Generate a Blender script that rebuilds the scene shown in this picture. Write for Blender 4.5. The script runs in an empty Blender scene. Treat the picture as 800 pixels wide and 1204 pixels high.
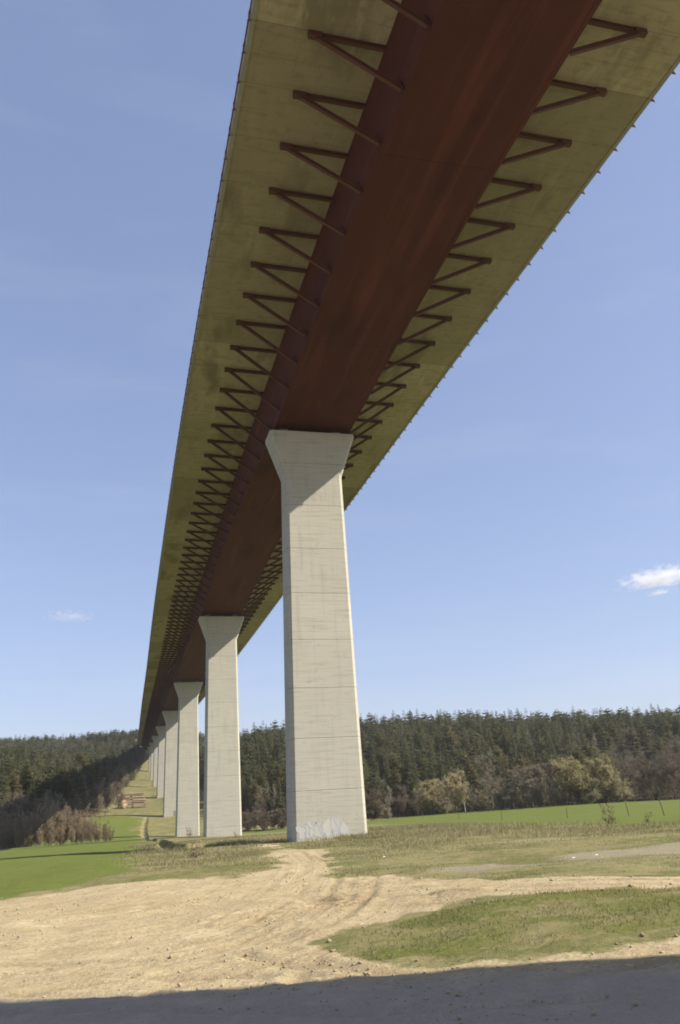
import bpy, math, random
import numpy as np
from mathutils import Vector, Matrix, Euler

random.seed(7); RNG = np.random.default_rng(7)
SC = bpy.context.scene
COL = SC.collection
rad = math.radians

# ------------------------------------------------------------------ camera
EYE_YAW, EYE_PITCH, EYE_ROLL, FOCAL = -.2711, .3334, -.0562, 974.6      # f for a 1204 px high frame

def camera_axes():
    a = -EYE_YAW
    fh = np.array([math.sin(a), math.cos(a), 0]); rt = np.array([math.cos(a), -math.sin(a), 0]); up = np.array([0, 0, 1.])
    fwd = fh*math.cos(EYE_PITCH)+up*math.sin(EYE_PITCH); cu = -fh*math.sin(EYE_PITCH)+up*math.cos(EYE_PITCH)
    return rt*math.cos(EYE_ROLL)+cu*math.sin(EYE_ROLL), -rt*math.sin(EYE_ROLL)+cu*math.cos(EYE_ROLL), fwd
CR, CU, CF = camera_axes()
cam = bpy.data.cameras.new('camera'); camo = bpy.data.objects.new('camera', cam); COL.objects.link(camo)
M = Matrix.Identity(4)
for i in range(3):
    M[i][0] = CR[i]; M[i][1] = CU[i]; M[i][2] = -CF[i]
camo.matrix_world = M
cam.sensor_fit = 'VERTICAL'; cam.sensor_height = 36; cam.lens = FOCAL/1204*36
cam.clip_start = .2; cam.clip_end = 12000
SC.camera = camo

def pix_ray(px, py):
    return CR*(px-400)/FOCAL-CU*(py-602)/FOCAL+CF

def pix_proj(P):
    P = np.asarray(P, float); d = P@CF
    return np.stack([400+FOCAL*(P@CR)/d, 602-FOCAL*(P@CU)/d], -1), d

# ------------------------------------------------------------------ helpers
class MB:
    def __init__(s): s.v = []; s.f = []; s.m = []
    def add(s, vs, fs, mi=0):
        o = len(s.v); s.v.extend([tuple(map(float, p)) for p in vs])
        s.f.extend([tuple(i+o for i in f) for f in fs]); s.m.extend([mi]*len(fs))
    def box(s, a, b, mi=0):
        x0, y0, z0 = a; x1, y1, z1 = b
        s.add([(x0,y0,z0),(x1,y0,z0),(x1,y1,z0),(x0,y1,z0),(x0,y0,z1),(x1,y0,z1),(x1,y1,z1),(x0,y1,z1)],
              [(0,3,2,1),(4,5,6,7),(0,1,5,4),(1,2,6,5),(2,3,7,6),(3,0,4,7)], mi)
    def bar(s, p, q, w, h, mi=0, up=(0,0,1)):
        p = np.array(p, float); q = np.array(q, float); d = q-p; d /= np.linalg.norm(d)
        u = np.array(up, float); a = np.cross(d, u)
        if np.linalg.norm(a) < 1e-6: a = np.cross(d, (1,0,0))
        a /= np.linalg.norm(a); b = np.cross(a, d)
        vs = [c+a*sx*w/2+b*sy*h/2 for c in (p, q) for sx, sy in ((-1,-1),(1,-1),(1,1),(-1,1))]
        s.add(vs, [(0,1,2,3),(7,6,5,4),(0,4,5,1),(1,5,6,2),(2,6,7,3),(3,7,4,0)], mi)
    def ibeam(s, p, q, w, h, t=.035, mi=0):
        p = np.array(p, float); q = np.array(q, float); d = q-p; d /= np.linalg.norm(d)
        a = np.cross(d, (0,0,1)); a /= np.linalg.norm(a); b = np.cross(a, d)
        s.bar(p+b*(h/2-t/2), q+b*(h/2-t/2), w, t, mi); s.bar(p-b*(h/2-t/2), q-b*(h/2-t/2), w, t, mi)
        s.bar(p, q, t, h-2*t, mi)
    def tube(s, pts, rs, n=6, mi=0, cap=True):
        pts = [np.array(p, float) for p in pts]; o = []
        for i, p in enumerate(pts):
            d = pts[min(i+1, len(pts)-1)]-pts[max(i-1, 0)]; d = d/(np.linalg.norm(d)+1e-9)
            a = np.cross(d, (0.31,.17,1) if abs(d[2]) < .95 else (1,0,0)); a /= np.linalg.norm(a); b = np.cross(d, a)
            o.append([p+(a*math.cos(2*math.pi*k/n)+b*math.sin(2*math.pi*k/n))*rs[i] for k in range(n)])
        fs = []
        for i in range(len(pts)-1):
            for k in range(n):
                k2 = (k+1) % n; fs.append((i*n+k, i*n+k2, (i+1)*n+k2, (i+1)*n+k))
        if cap: fs.append(tuple(range(n-1, -1, -1))); fs.append(tuple((len(pts)-1)*n+k for k in range(n)))
        s.add([p for r in o for p in r], fs, mi)
    def sweep(s, rings, mi=0, close=True, caps=True):
        n = len(rings[0]); fs = []
        for i in range(len(rings)-1):
            for k in range(n if close else n-1):
                k2 = (k+1) % n; fs.append((i*n+k, i*n+k2, (i+1)*n+k2, (i+1)*n+k))
        if caps and close:
            fs.append(tuple(range(n-1, -1, -1))); fs.append(tuple((len(rings)-1)*n+k for k in range(n)))
        s.add([p for r in rings for p in r], fs, mi)
    def mesh(s, name, mats, origin=(0,0,0), smooth=False):
        me = bpy.data.meshes.new(name)
        v = np.array(s.v, float)-np.array(origin, float)
        me.from_pydata(v.tolist(), [], s.f)
        for m in (mats if isinstance(mats, (list, tuple)) else [mats]): me.materials.append(m)
        if any(s.m): me.polygons.foreach_set('material_index', s.m)
        if smooth: me.polygons.foreach_set('use_smooth', [True]*len(me.polygons))
        me.update(); return me
    def build(s, name, mats, parent=None, origin=(0,0,0), smooth=False):
        return link(name, s.mesh(name, mats, origin, smooth), parent)

def link(name, data, parent=None):
    o = bpy.data.objects.new(name, data); COL.objects.link(o)
    if parent is not None: o.parent = parent
    return o
def tag(o, label=None, cat=None, group=None, kind=None):
    if label: o['label'] = label
    if cat: o['category'] = cat
    if group: o['group'] = group
    if kind: o['kind'] = kind
    return o
def empty(name, loc=(0,0,0), rz=0):
    o = link(name, None); o.location = loc; o.rotation_euler = (0, 0, rz); o.empty_display_size = .5; return o
def big_mesh(name, V, F, mats, nper):
    """V (n,3) float, F flat index array with faces of nper corners."""
    me = bpy.data.meshes.new(name); nf = len(F)//nper
    me.vertices.add(len(V)); me.vertices.foreach_set('co', np.asarray(V, np.float32).ravel())
    me.loops.add(len(F)); me.loops.foreach_set('vertex_index', np.asarray(F, np.int32).ravel())
    me.polygons.add(nf); me.polygons.foreach_set('loop_start', np.arange(0, nf*nper, nper, dtype=np.int32))
    for m in (mats if isinstance(mats, (list, tuple)) else [mats]): me.materials.append(m)
    me.update(calc_edges=True); return me

# ------------------------------------------------------------------ node helpers
class NT:
    def __init__(s, name, rough=.9, spec=.2):
        s.mat = bpy.data.materials.new(name); s.mat.use_nodes = True; s.t = s.mat.node_tree; s.n = s.t.nodes
        s.b = s.n['Principled BSDF']; s.b.inputs['Roughness'].default_value = rough
        s.b.inputs['Specular IOR Level'].default_value = spec
    def new(s, typ, **kw):
        n = s.n.new(typ)
        for k, v in kw.items(): setattr(n, k, v)
        return n
    def set(s, sock, v):
        if isinstance(v, bpy.types.NodeSocket): s.t.links.new(v, sock)
        elif v is not None:
            if isinstance(v, (tuple, list)) and len(v) == 3 and sock.type == 'RGBA': v = (*v, 1)
            sock.default_value = v
    def pos(s): return s.new('ShaderNodeNewGeometry').outputs['Position']
    def obj(s): return s.new('ShaderNodeTexCoord').outputs['Object']
    def scale(s, vec, sc):
        m = s.new('ShaderNodeVectorMath', operation='MULTIPLY'); s.set(m.inputs[0], vec); m.inputs[1].default_value = sc; return m.outputs[0]
    def noise(s, vec, scale, detail=4, rough=.55, dist=0, col=False):
        n = s.new('ShaderNodeTexNoise'); s.set(n.inputs['Vector'], vec); n.inputs['Scale'].default_value = scale
        n.inputs['Detail'].default_value = detail; n.inputs['Roughness'].default_value = rough; n.inputs['Distortion'].default_value = dist
        return n.outputs['Color' if col else 'Fac']
    def math(s, op, a, b=None, c=None, clamp=False):
        m = s.new('ShaderNodeMath', operation=op, use_clamp=clamp); s.set(m.inputs[0], a)
        if b is not None: s.set(m.inputs[1], b)
        if c is not None: s.set(m.inputs[2], c)
        return m.outputs[0]
    def ramp(s, v, a, b, lo=0., hi=1., smooth=True):
        m = s.new('ShaderNodeMapRange', interpolation_type='SMOOTHSTEP' if smooth else 'LINEAR')
        s.set(m.inputs['Value'], v); m.inputs['From Min'].default_value = a; m.inputs['From Max'].default_value = b
        m.inputs['To Min'].default_value = lo; m.inputs['To Max'].default_value = hi; return m.outputs[0]
    def mix(s, f, a, b, blend='MIX'):
        m = s.new('ShaderNodeMix', data_type='RGBA', blend_type=blend)
        s.set(m.inputs[0], f); s.set(m.inputs[6], a); s.set(m.inputs[7], b); return m.outputs[2]
    def sep(s, v):
        n = s.new('ShaderNodeSeparateXYZ'); s.set(n.inputs[0], v); return n.outputs
    def col(s, v): s.set(s.b.inputs['Base Color'], v); return s
    def bump(s, h, strength=.4, dist=.05, prev=None):
        b = s.new('ShaderNodeBump'); b.inputs['Strength'].default_value = strength; b.inputs['Distance'].default_value = dist
        s.set(b.inputs['Height'], h)
        if prev is not None: s.t.links.new(prev, b.inputs['Normal'])
        s.t.links.new(b.outputs[0], s.b.inputs['Normal']); return b.outputs[0]
    def attr(s, name, out='Fac'): return s.new('ShaderNodeAttribute', attribute_name=name).outputs[out]
    def island(s): return s.new('ShaderNodeNewGeometry').outputs['Random Per Island']
    def objrand(s): return s.new('ShaderNodeObjectInfo').outputs['Random']

# ------------------------------------------------------------------ materials
def mat_concrete():
    m = NT('pier_concrete', .92, .15); p = m.pos(); x, y, z = m.sep(p)[:3]
    c = m.mix(m.noise(p, .35, 5), (.46,.44,.38), (.395,.38,.33))
    c = m.mix(m.ramp(m.noise(m.scale(p, (1,1,.10)), 1.5, 6), .5, .74, 0, .45), c, (.30,.285,.245))          # run-off streaks
    c = m.mix(m.ramp(m.noise(m.scale(p, (.25,.25,5)), 1.1, 4), .46, .7, 0, .5), c, (.30,.285,.24))       # board marks
    c = m.mix(m.ramp(m.noise(p, 1.1, 3), .62, .68, 0, .22), c, (.26,.25,.215))                           # patches
    # form joints every 5 m and panel seams
    fz = m.math('FRACT', m.math('DIVIDE', m.math('ADD', z, 44.05), 5.0))
    joint = m.math('LESS_THAN', fz, .014)
    c = m.mix(m.math('MULTIPLY', joint, .36), c, (.09,.085,.075))
    lift = m.new('ShaderNodeTexWhiteNoise', noise_dimensions='1D'); m.set(lift.inputs['W'], m.math('FLOOR', m.math('DIVIDE', m.math('ADD', z, 44.05), 5.0)))
    c = m.mix(m.math('MULTIPLY', lift.outputs['Value'], .18), c, (.30,.295,.255))
    fx = m.math('FRACT', m.math('DIVIDE', m.math('ADD', x, 100.2), 2.4))
    c = m.mix(m.math('MULTIPLY', m.math('LESS_THAN', fx, .012), .22), c, (.16,.15,.13))
    f2 = m.math('FRACT', m.math('DIVIDE', m.math('ADD', z, 44.05), .52))
    c = m.mix(m.math('MULTIPLY', m.math('LESS_THAN', f2, .06), m.ramp(m.noise(p, .6, 2), .45, .62, 0, .28)), c, (.2,.19,.16))
    tx = m.math('SUBTRACT', m.math('FRACT', m.math('DIVIDE', m.math('ADD', x, 100.8), 1.2)), .5); tzz = m.math('SUBTRACT', m.math('FRACT', m.math('DIVIDE', m.math('ADD', z, 45.3), 2.5)), .5)
    hole = m.math('LESS_THAN', m.math('ADD', m.math('POWER', m.math('MULTIPLY', tx, 1.2), 2), m.math('POWER', m.math('MULTIPLY', tzz, 2.5), 2)), .0022)
    c = m.mix(m.math('MULTIPLY', hole, .4), c, (.13,.125,.11))
    m.col(c); m.bump(m.noise(p, 6, 6), .25, .04); return m.mat

def mat_deck():
    m = NT('deck_concrete', .95, .1); p = m.pos(); x, y, z = m.sep(p)[:3]
    c = m.mix(m.noise(p, .45, 6, .6), (.445,.395,.295), (.30,.265,.20))
    c = m.mix(m.ramp(m.noise(m.scale(p, (1,.35,1)), .28, 4), .52, .70, 0, .75), c, (.165,.145,.105))      # damp dark patches
    c = m.mix(m.ramp(m.noise(m.scale(p, (.3,3,1)), .9, 4), .5, .7, 0, .4), c, (.20,.175,.125)); c = m.mix(m.ramp(m.noise(p, 1.3, 6, .7), .5, .68, 0, .5), c, (.19,.17,.125)); c = m.mix(m.ramp(m.noise(m.scale(p, (1,.2,1)), 1.1, 5, .65), .54, .68, 0, .35), c, (.52,.47,.35))
    sect = m.new('ShaderNodeTexWhiteNoise', noise_dimensions='1D'); m.set(sect.inputs['W'], m.math('FLOOR', m.math('DIVIDE', y, 19.08)))
    c = m.mix(m.ramp(sect.outputs['Value'], .3, 1, 0, .5), c, (.175,.155,.11))
    c = m.mix(m.math('MULTIPLY', m.math('LESS_THAN', m.math('FRACT', m.math('DIVIDE', y, 4.77)), .01), .5), c, (.09,.085,.06))
    c = m.mix(m.math('MULTIPLY', m.math('LESS_THAN', m.math('FRACT', m.math('DIVIDE', x, 1.25)), .02), .22), c, (.11,.10,.07))
    m.col(c); m.bump(m.noise(p, 3, 5), .3, .03); return m.mat

def mat_fascia():
    m = NT('kerb_concrete', .9, .2); p = m.pos()
    c = m.mix(m.noise(p, .8, 5), (.34,.34,.30), (.22,.22,.195))
    y = m.sep(p)[1]
    c = m.mix(m.math('MULTIPLY', m.math('LESS_THAN', m.math('FRACT', m.math('DIVIDE', y, 4.77)), .012), .6), c, (.08,.08,.07))
    m.col(c); return m.mat

def mat_steel(name, a, b, streak=True, rough=.75):
    m = NT(name, rough, .15); p = m.pos(); y = m.sep(p)[1]
    c = m.mix(m.noise(p, .25, 5, .6), a, b)
    if streak:
        c = m.mix(m.ramp(m.noise(m.scale(p, (1.2,.05,1.2)), .9, 4), .5, .72, 0, .5), c, tuple(k*1.6 for k in a))
        c = m.mix(m.ramp(m.noise(m.scale(p, (1,.25,1)), .35, 4), .5, .75, 0, .5), c, tuple(k*.55 for k in b))
        c = m.mix(m.math('MULTIPLY', m.math('LESS_THAN', m.math('FRACT', m.math('DIVIDE', m.math('ADD', y, 4.), 23.85)), .004), .5), c, tuple(k*.4 for k in b))
        c = m.mix(m.ramp(m.noise(p, 9, 4), .55, .7, 0, .22), c, tuple(k*1.9 for k in a))
        m.bump(m.noise(m.scale(p, (1,.6,1)), 1.2, 3), .25, .05)
    m.col(c); return m.mat

def mat_ground():
    m = NT('ground_surface', .97, .08); p = m.pos()
    A = m.attr('zone_a', 'Color'); B = m.attr('zone_b', 'Color')
    sa = m.new('ShaderNodeSeparateColor'); m.set(sa.inputs[0], A); sb = m.new('ShaderNodeSeparateColor'); m.set(sb.inputs[0], B)
    sand, green, gravel = sa.outputs[:3]; forest, lush, rut = sb.outputs[:3]
    n1 = m.noise(p, .22, 6, .62); n2 = m.noise(p, 1.3, 6, .65); n3 = m.noise(p, 6.5, 5, .7); n4 = m.noise(p, .05, 4)
    # rough grass: straw with green
    dry = m.mix(n2, (.24,.21,.105), (.17,.155,.072)); dry = m.mix(m.ramp(n3, .45, .75, 0, .8), dry, (.31,.27,.15))
    olive = m.mix(n2, (.125,.13,.04), (.09,.10,.03))
    g = m.mix(m.ramp(m.math('ADD', m.math('MULTIPLY', n1, .6), m.math('MULTIPLY', n2, .4)), .44, .58, .05, .75), dry, olive)
    # worn lush patch
    lg = m.mix(m.ramp(n2, .35, .7), (.125,.135,.036), (.09,.105,.026)); lg = m.mix(m.ramp(n3, .5, .72, 0, .8), lg, (.24,.20,.10)); lg = m.mix(m.ramp(n1, .46, .64, 0, .85), lg, (.23,.195,.10)); lg = m.mix(m.ramp(n2, .58, .7, 0, .7), lg, (.28,.225,.13))
    edge = m.math('ADD', m.math('MULTIPLY', m.math('SUBTRACT', n2, .5), .9), m.math('MULTIPLY', m.math('SUBTRACT', n3, .5), .7))
    g = m.mix(m.ramp(m.math('ADD', lush, edge), .35, .65), g, lg)
    # meadow
    mg = m.mix(n1, (.130,.153,.036), (.104,.130,.029)); mg = m.mix(m.ramp(n2, .5, .75, 0, .35), mg, (.165,.165,.055))
    stripes = m.noise(m.scale(p, (.35,.05,1)), .8, 3); mg = m.mix(m.ramp(stripes, .45, .65, 0, .3), mg, (.092,.115,.024))
    g = m.mix(m.ramp(m.math('ADD', green, m.math('MULTIPLY', edge, .4)), .35, .65), g, mg)
    # forest floor
    ff = m.mix(n2, (.10,.075,.045), (.055,.045,.025))
    g = m.mix(m.ramp(m.math('ADD', forest, m.math('MULTIPLY', edge, .4)), .3, .7), g, ff)
    # gravel patches
    gv = m.mix(n3, (.29,.25,.175), (.21,.185,.125))
    g = m.mix(m.ramp(m.math('ADD', gravel, edge), .4, .62), g, gv)
    # sand track with tyre marks
    sd = m.mix(n1, (.425,.35,.215), (.36,.292,.18)); sd = m.mix(m.ramp(n2, .42, .7, 0, .7), sd, (.47,.395,.255))
    sd = m.mix(m.ramp(n3, .5, .7, 0, .7), sd, (.25,.19,.11)); n5 = m.noise(m.scale(p, (1,1,1)), 22, 4, .7); sd = m.mix(m.ramp(n5, .58, .72, 0, .5), sd, (.25,.19,.12)); sd = m.mix(m.ramp(n5, .45, .3, 0, .3), sd, (.47,.39,.26)); sd = m.mix(m.ramp(n4, .45, .62, 0, .35), sd, (.33,.255,.145)); n6 = m.noise(p, .55, 5, .6, .8); sd = m.mix(m.ramp(n6, .5, .66, 0, .5), sd, (.31,.24,.14)); sd = m.mix(m.ramp(n6, .44, .32, 0, .6), sd, (.49,.415,.275)); sd = m.mix(m.ramp(m.noise(p, 8, 2, .5), .63, .69, 0, .75), sd, (.21,.155,.09)); sd = m.mix(m.ramp(m.noise(p, 10.7, 2, .5), .62, .68, 0, .6), sd, (.56,.48,.34)); n7 = m.noise(p, 3.2, 5, .7); sd = m.mix(m.ramp(n7, .58, .7, 0, .55), sd, (.27,.21,.12))
    tr = m.attr('track_u'); wv = m.math('SINE', m.math('MULTIPLY', tr, 7.0)); wv2 = m.math('SINE', m.math('MULTIPLY', tr, 23.0))
    tyre = m.ramp(m.math('ADD', m.math('MULTIPLY', wv, .5), m.math('ADD', m.math('MULTIPLY', wv2, .3), m.math('MULTIPLY', m.math('SUBTRACT', n2, .5), 2.2))), .25, .9)
    sd = m.mix(m.math('MULTIPLY', tyre, .14), sd, (.25,.185,.105))
    weeds = m.ramp(m.math('ADD', n1, m.math('MULTIPLY', m.math('SUBTRACT', n3, .5), .5)), .62, .74, 0, .5)
    sd = m.mix(weeds, sd, (.19,.17,.07))
    sd = m.mix(m.math('MULTIPLY', rut, .7), sd, (.24,.185,.11)); churn = m.attr('churn'); sd = m.mix(m.math('MULTIPLY', churn, m.ramp(n3, .42, .6)), sd, (.24,.175,.10))
    g = m.mix(m.ramp(m.math('ADD', sand, m.math('MULTIPLY', edge, .8)), .38, .62), g, sd)
    # foreground gravel, its grey partly painted shade: zone follows the pier shadow's edge
    hard = m.attr('hard'); hc = m.mix(n3, (.40,.345,.265), (.29,.25,.20)); hc = m.mix(m.ramp(n2, .45, .7, 0, .5), hc, (.45,.38,.28)); hc = m.mix(m.ramp(m.noise(p, 24, 4, .7), .52, .68, 0, .6), hc, (.22,.19,.155))
    g = m.mix(m.ramp(m.math('ADD', hard, m.math('MULTIPLY', edge, .3)), .3, .8), g, hc)
    m.col(g)
    h = m.math('ADD', m.math('MULTIPLY', n2, .7), m.math('ADD', m.math('MULTIPLY', n3, .35), m.math('MULTIPLY', tyre, .07)))
    h = m.math('ADD', h, m.math('MULTIPLY', n5, .12)); m.bump(h, .85, .14); return m.mat

def mat_leaf(name, a, b, per_obj=True, scale=.35, trans=.35, rough=.75, tint=(1.9,1.5,1.5)):
    m = NT(name, rough, .15)
    i = m.island(); c = m.mix(i, a, b)
    if per_obj:
        r = m.objrand(); c = m.mix(m.math('MULTIPLY', r, .45), c, tuple(.55*x for x in a))
        r2 = m.math('FRACT', m.math('MULTIPLY', r, 7.31)); c = m.mix(m.math('MULTIPLY', r2, .35), c, (a[0]*tint[0], a[1]*tint[1], a[2]*tint[2]))
    else:
        p = m.pos(); c = m.mix(m.ramp(m.noise(p, .09, 3), .35, .65, 0, .6), c, tuple(.6*x for x in a))
        c = m.mix(m.ramp(m.noise(p, .05, 2), .5, .66, 0, .5), c, (a[0]*tint[0], a[1]*tint[1], a[2]*tint[2]))
    m.col(c); tl = m.new('ShaderNodeBsdfTranslucent'); m.set(tl.inputs[0], c); mx = m.new('ShaderNodeMixShader'); mx.inputs[0].default_value = trans
    m.t.links.new(m.b.outputs[0], mx.inputs[1]); m.t.links.new(tl.outputs[0], mx.inputs[2]); m.t.links.new(mx.outputs[0], m.n['Material Output'].inputs['Surface']); return m.mat

def mat_plain(name, a, b, sc=2., rough=.85):
    m = NT(name, rough, .2); p = m.obj(); m.col(m.mix(m.noise(p, sc, 4), a, b)); m.bump(m.noise(p, sc*4, 4), .3, .03); return m.mat

def mat_logs():
    m = NT('log_bark', .9, .1); c = m.mix(m.noise(m.obj(), 3, 4), (.48,.38,.26), (.33,.25,.17)); r = m.objrand()
    c = m.mix(m.math('MULTIPLY', r, .8), c, (.22,.16,.11)); m.col(c); return m.mat

MAT = dict(
    concrete=mat_concrete(), deck=mat_deck(), fascia=mat_fascia(),
    girder=mat_steel('girder_red_brown_paint', (.102,.034,.031), (.068,.026,.025)),
    brace=mat_steel('brace_red_brown_paint', (.125,.060,.046), (.085,.042,.034), streak=False),
    rail=mat_steel('railing_rust_red_paint', (.21,.105,.07), (.14,.075,.055), streak=False),
    bearing=mat_plain('bearing_steel', (.16,.16,.16), (.08,.08,.08)),
    ground=mat_ground(),
    spruce=mat_leaf('spruce_needles', (.108,.120,.054), (.064,.077,.037)),
    spruce_far=mat_leaf('far_spruce_needles', (.108,.118,.054), (.066,.079,.038), per_obj=False),
    pine=mat_leaf('pine_needles', (.145,.140,.058), (.092,.096,.043)),
    bark=mat_plain('dark_bark', (.085,.060,.042), (.05,.038,.028)),
    barkpale=mat_plain('pale_bark', (.22,.19,.145), (.14,.12,.09)),
    birchbark=mat_plain('birch_bark', (.50,.46,.40), (.26,.23,.20)),
    twig=mat_leaf('brown_twigs', (.285,.24,.175), (.185,.155,.113), tint=(1.25,1.25,1.2)),
    twigshade=mat_leaf('shade_darkened_twigs', (.165,.132,.100), (.105,.084,.064), tint=(1.25,1.25,1.2)),  # twig brown painted darker to deepen the shade in the hillside wood
    twigtan=mat_leaf('tan_twigs', (.37,.30,.20), (.26,.21,.14), tint=(1.2,1.2,1.15)),
    twigred=mat_leaf('reddish_twigs', (.21,.16,.12), (.135,.103,.08), tint=(1.25,1.25,1.2)),
    twiggrey=mat_leaf('grey_twigs', (.37,.33,.235), (.25,.22,.155), tint=(1.25,1.25,1.2)),
    willow=mat_leaf('willow_buds', (.36,.335,.165), (.27,.245,.125)),
    willowpale=mat_leaf('pale_willow_buds', (.42,.385,.22), (.30,.27,.155)),
    drygrass=mat_leaf('dry_grass_blades', (.32,.29,.165), (.215,.195,.105), per_obj=False, tint=(1.25,1.25,1.2)),
    greengrass=mat_leaf('green_grass_blades', (.195,.19,.062), (.135,.145,.045), per_obj=False, tint=(1.5,1.25,1.3)),
    stone=mat_plain('stones', (.42,.35,.24), (.33,.27,.18), 8),
    clod=mat_plain('earth_clods', (.35,.28,.18), (.26,.20,.125), 6),
    logs=mat_logs(),
    logend=mat_plain('cut_log_end', (.62,.44,.19), (.48,.33,.14), 4),
    post=mat_plain('weathered_post', (.15,.12,.09), (.075,.06,.05), 6),
    white=mat_plain('white_litter', (.75,.75,.74), (.6,.6,.58), 10),
    paint=mat_plain('graffiti_pale_blue', (.45,.455,.46), (.43,.41,.36), 2.6),
    paint2=mat_plain('graffiti_white', (.49,.485,.47), (.44,.42,.365), 2.6),
    paint3=mat_plain('graffiti_grey_outline', (.41,.45,.53), (.40,.40,.40), 2),
    darkdoor=mat_plain('grey_steel_door', (.26,.25,.22), (.20,.19,.17), 2),
)

# ------------------------------------------------------------------ terrain
CTRL = np.array([
 (0,0,-3.1),(-2,18.5,-3.22),(10,14,-2.68),(0,-60,-3),(40,-40,-2.8),(-40,-40,-3.5),(21,5,-2.6),(21,50,-3.2),(21,86,-3.55),(40,40,-3.0),(-20,30,-3.3),(-5,48,-3.35),(-40,60,-4.3),
 (10,88,-3.75),(-11,96,-4.0),(-60,110,-6),(8,130,-4.6),(-20,150,-5.6),(40,120,-4.2),
 (7,188,-5.5),(0,190,-5.6),(22,184,-5.8),(40,190,-6.2),(24,298,-8.6),(10,301,-8.2),(-9,308,-8),(24,250,-7.7),
 (0,250,-7.6),(-32,285,-9),(-70,300,-7),(26,414,-3.2),(0,420,-2),(-12,426,-1.7),(-50,420,5),(-100,420,18),(-160,400,25),(24,360,-6.5),(5,360,-6),
 (28.5,530,6.9),(0,530,8),(-70,560,24),(-140,600,30),(31,645,14.9),(0,645,18),(-90,680,34),(15,480,2.6),
 (33,755,24),(35,850,35),(36,930,50),(37,985,67.5),(37,1100,72),(-100,900,55),(-300,800,45),(-300,400,30),(-250,200,5),(-250,0,-3),
 (62,90,-3.7),(68,107,-4.3),(68.5,125,-4.7),(70,153,-5.2),(79,194,-5.8),(83,256,-6.3),(122,170,-4.1),(121,233,-5.0),(80,279,-7),(160,160,-4.1),(110,80,-3.4),
 (160,60,-3),(200,0,-2),(300,100,-3),(160,215,-5.6),(200,230,-7.0),(130,270,-7.5),(60,320,-9),(130,310,-9),(200,290,-9),(280,250,-8),
 (60,350,-6),(130,350,-5),(210,330,-4),(300,290,-2),(80,430,10),(170,430,14),(260,410,14),(350,370,14),
 (90,540,27),(200,540,30),(320,520,26),(430,470,23),(100,700,36),(250,700,34),(450,650,30),
 (600,1200,40),(0,1500,70),(-600,1200,50),(900,600,25),(800,0,0),(-800,0,0),(0,-800,0),(900,-700,0),(-900,-700,0),(-900,700,45),(1400,1600,50),(-1400,1600,50)], float)
def _phi(r2): return np.sqrt(r2+18.**2)
_P = CTRL[:, :2]; _A = _phi(((_P[:, None]-_P[None])**2).sum(-1)); _n = len(_P)
_T = np.zeros((_n+1, _n+1)); _T[:_n, :_n] = _A; _T[:_n, _n] = 1; _T[_n, :_n] = 1
_W = np.linalg.solve(_T, np.append(CTRL[:, 2], 0))
def tz_base(x, y):
    x = np.atleast_1d(np.asarray(x, float)); y = np.atleast_1d(np.asarray(y, float)); sh = x.shape
    x = x.ravel(); y = y.ravel(); out = np.full(x.shape, _W[_n])
    for i in range(_n): out += _W[i]*_phi((x-_P[i, 0])**2+(y-_P[i, 1])**2)
    return out.reshape(sh)

def vnoise(x, y, s, seed=0):
    x = np.asarray(x, float)/s; y = np.asarray(y, float)/s
    xi = np.floor(x).astype(np.int64); yi = np.floor(y).astype(np.int64); fx = x-xi; fy = y-yi
    fx = fx*fx*(3-2*fx); fy = fy*fy*(3-2*fy)
    def h(a, b):
        n = (a*374761393+b*668265263+seed*1442695041) & 0x7fffffff
        n = ((n ^ (n >> 13))*1274126177) & 0x7fffffff
        return ((n ^ (n >> 16)) & 0xffff)/65535.
    return (h(xi,yi)*(1-fx)+h(xi+1,yi)*fx)*(1-fy)+(h(xi,yi+1)*(1-fx)+h(xi+1,yi+1)*fx)*fy

def ground_at(px, py, far=1500):
    r = pix_ray(px, py); r = r/np.hypot(r[0], r[1]); d = np.concatenate([np.arange(4, 60, .25), np.arange(60, far, 1.)])
    g = d*r[2]-tz_base(d*r[0], d*r[1]); k = np.argmax(g < 0)
    if k == 0: k = len(d)-1
    a = g[k-1]/(g[k-1]-g[k]+1e-9); dd = d[k-1]+(d[k]-d[k-1])*a
    return float(dd*r[0]), float(dd*r[1])
def poly_px(pts): return np.array([ground_at(*p) for p in pts])
def sdf(x, y, P):
    """signed distance to polygon, positive inside"""
    x = np.asarray(x); y = np.asarray(y); d = np.full(x.shape, 1e9); ins = np.zeros(x.shape, bool); n = len(P)
    for i in range(n):
        ax, ay = P[i]; bx, by = P[(i+1) % n]; ex, ey = bx-ax, by-ay
        t = np.clip(((x-ax)*ex+(y-ay)*ey)/(ex*ex+ey*ey+1e-12), 0, 1)
        d = np.minimum(d, np.hypot(x-ax-t*ex, y-ay-t*ey))
        c = ((ay > y) != (by > y)) & (x < (bx-ax)*(y-ay)/((by-ay) if by != ay else 1e-12)+ax)
        ins ^= c
    return np.where(ins, d, -d)
def pl_dist(x, y, P):
    d = np.full(np.shape(x), 1e9)
    for i in range(len(P)-1):
        ax, ay = P[i]; bx, by = P[i+1]; ex, ey = bx-ax, by-ay
        t = np.clip(((x-ax)*ex+(y-ay)*ey)/(ex*ex+ey*ey+1e-12), 0, 1)
        d = np.minimum(d, np.hypot(x-ax-t*ex, y-ay-t*ey))
    return d

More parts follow.
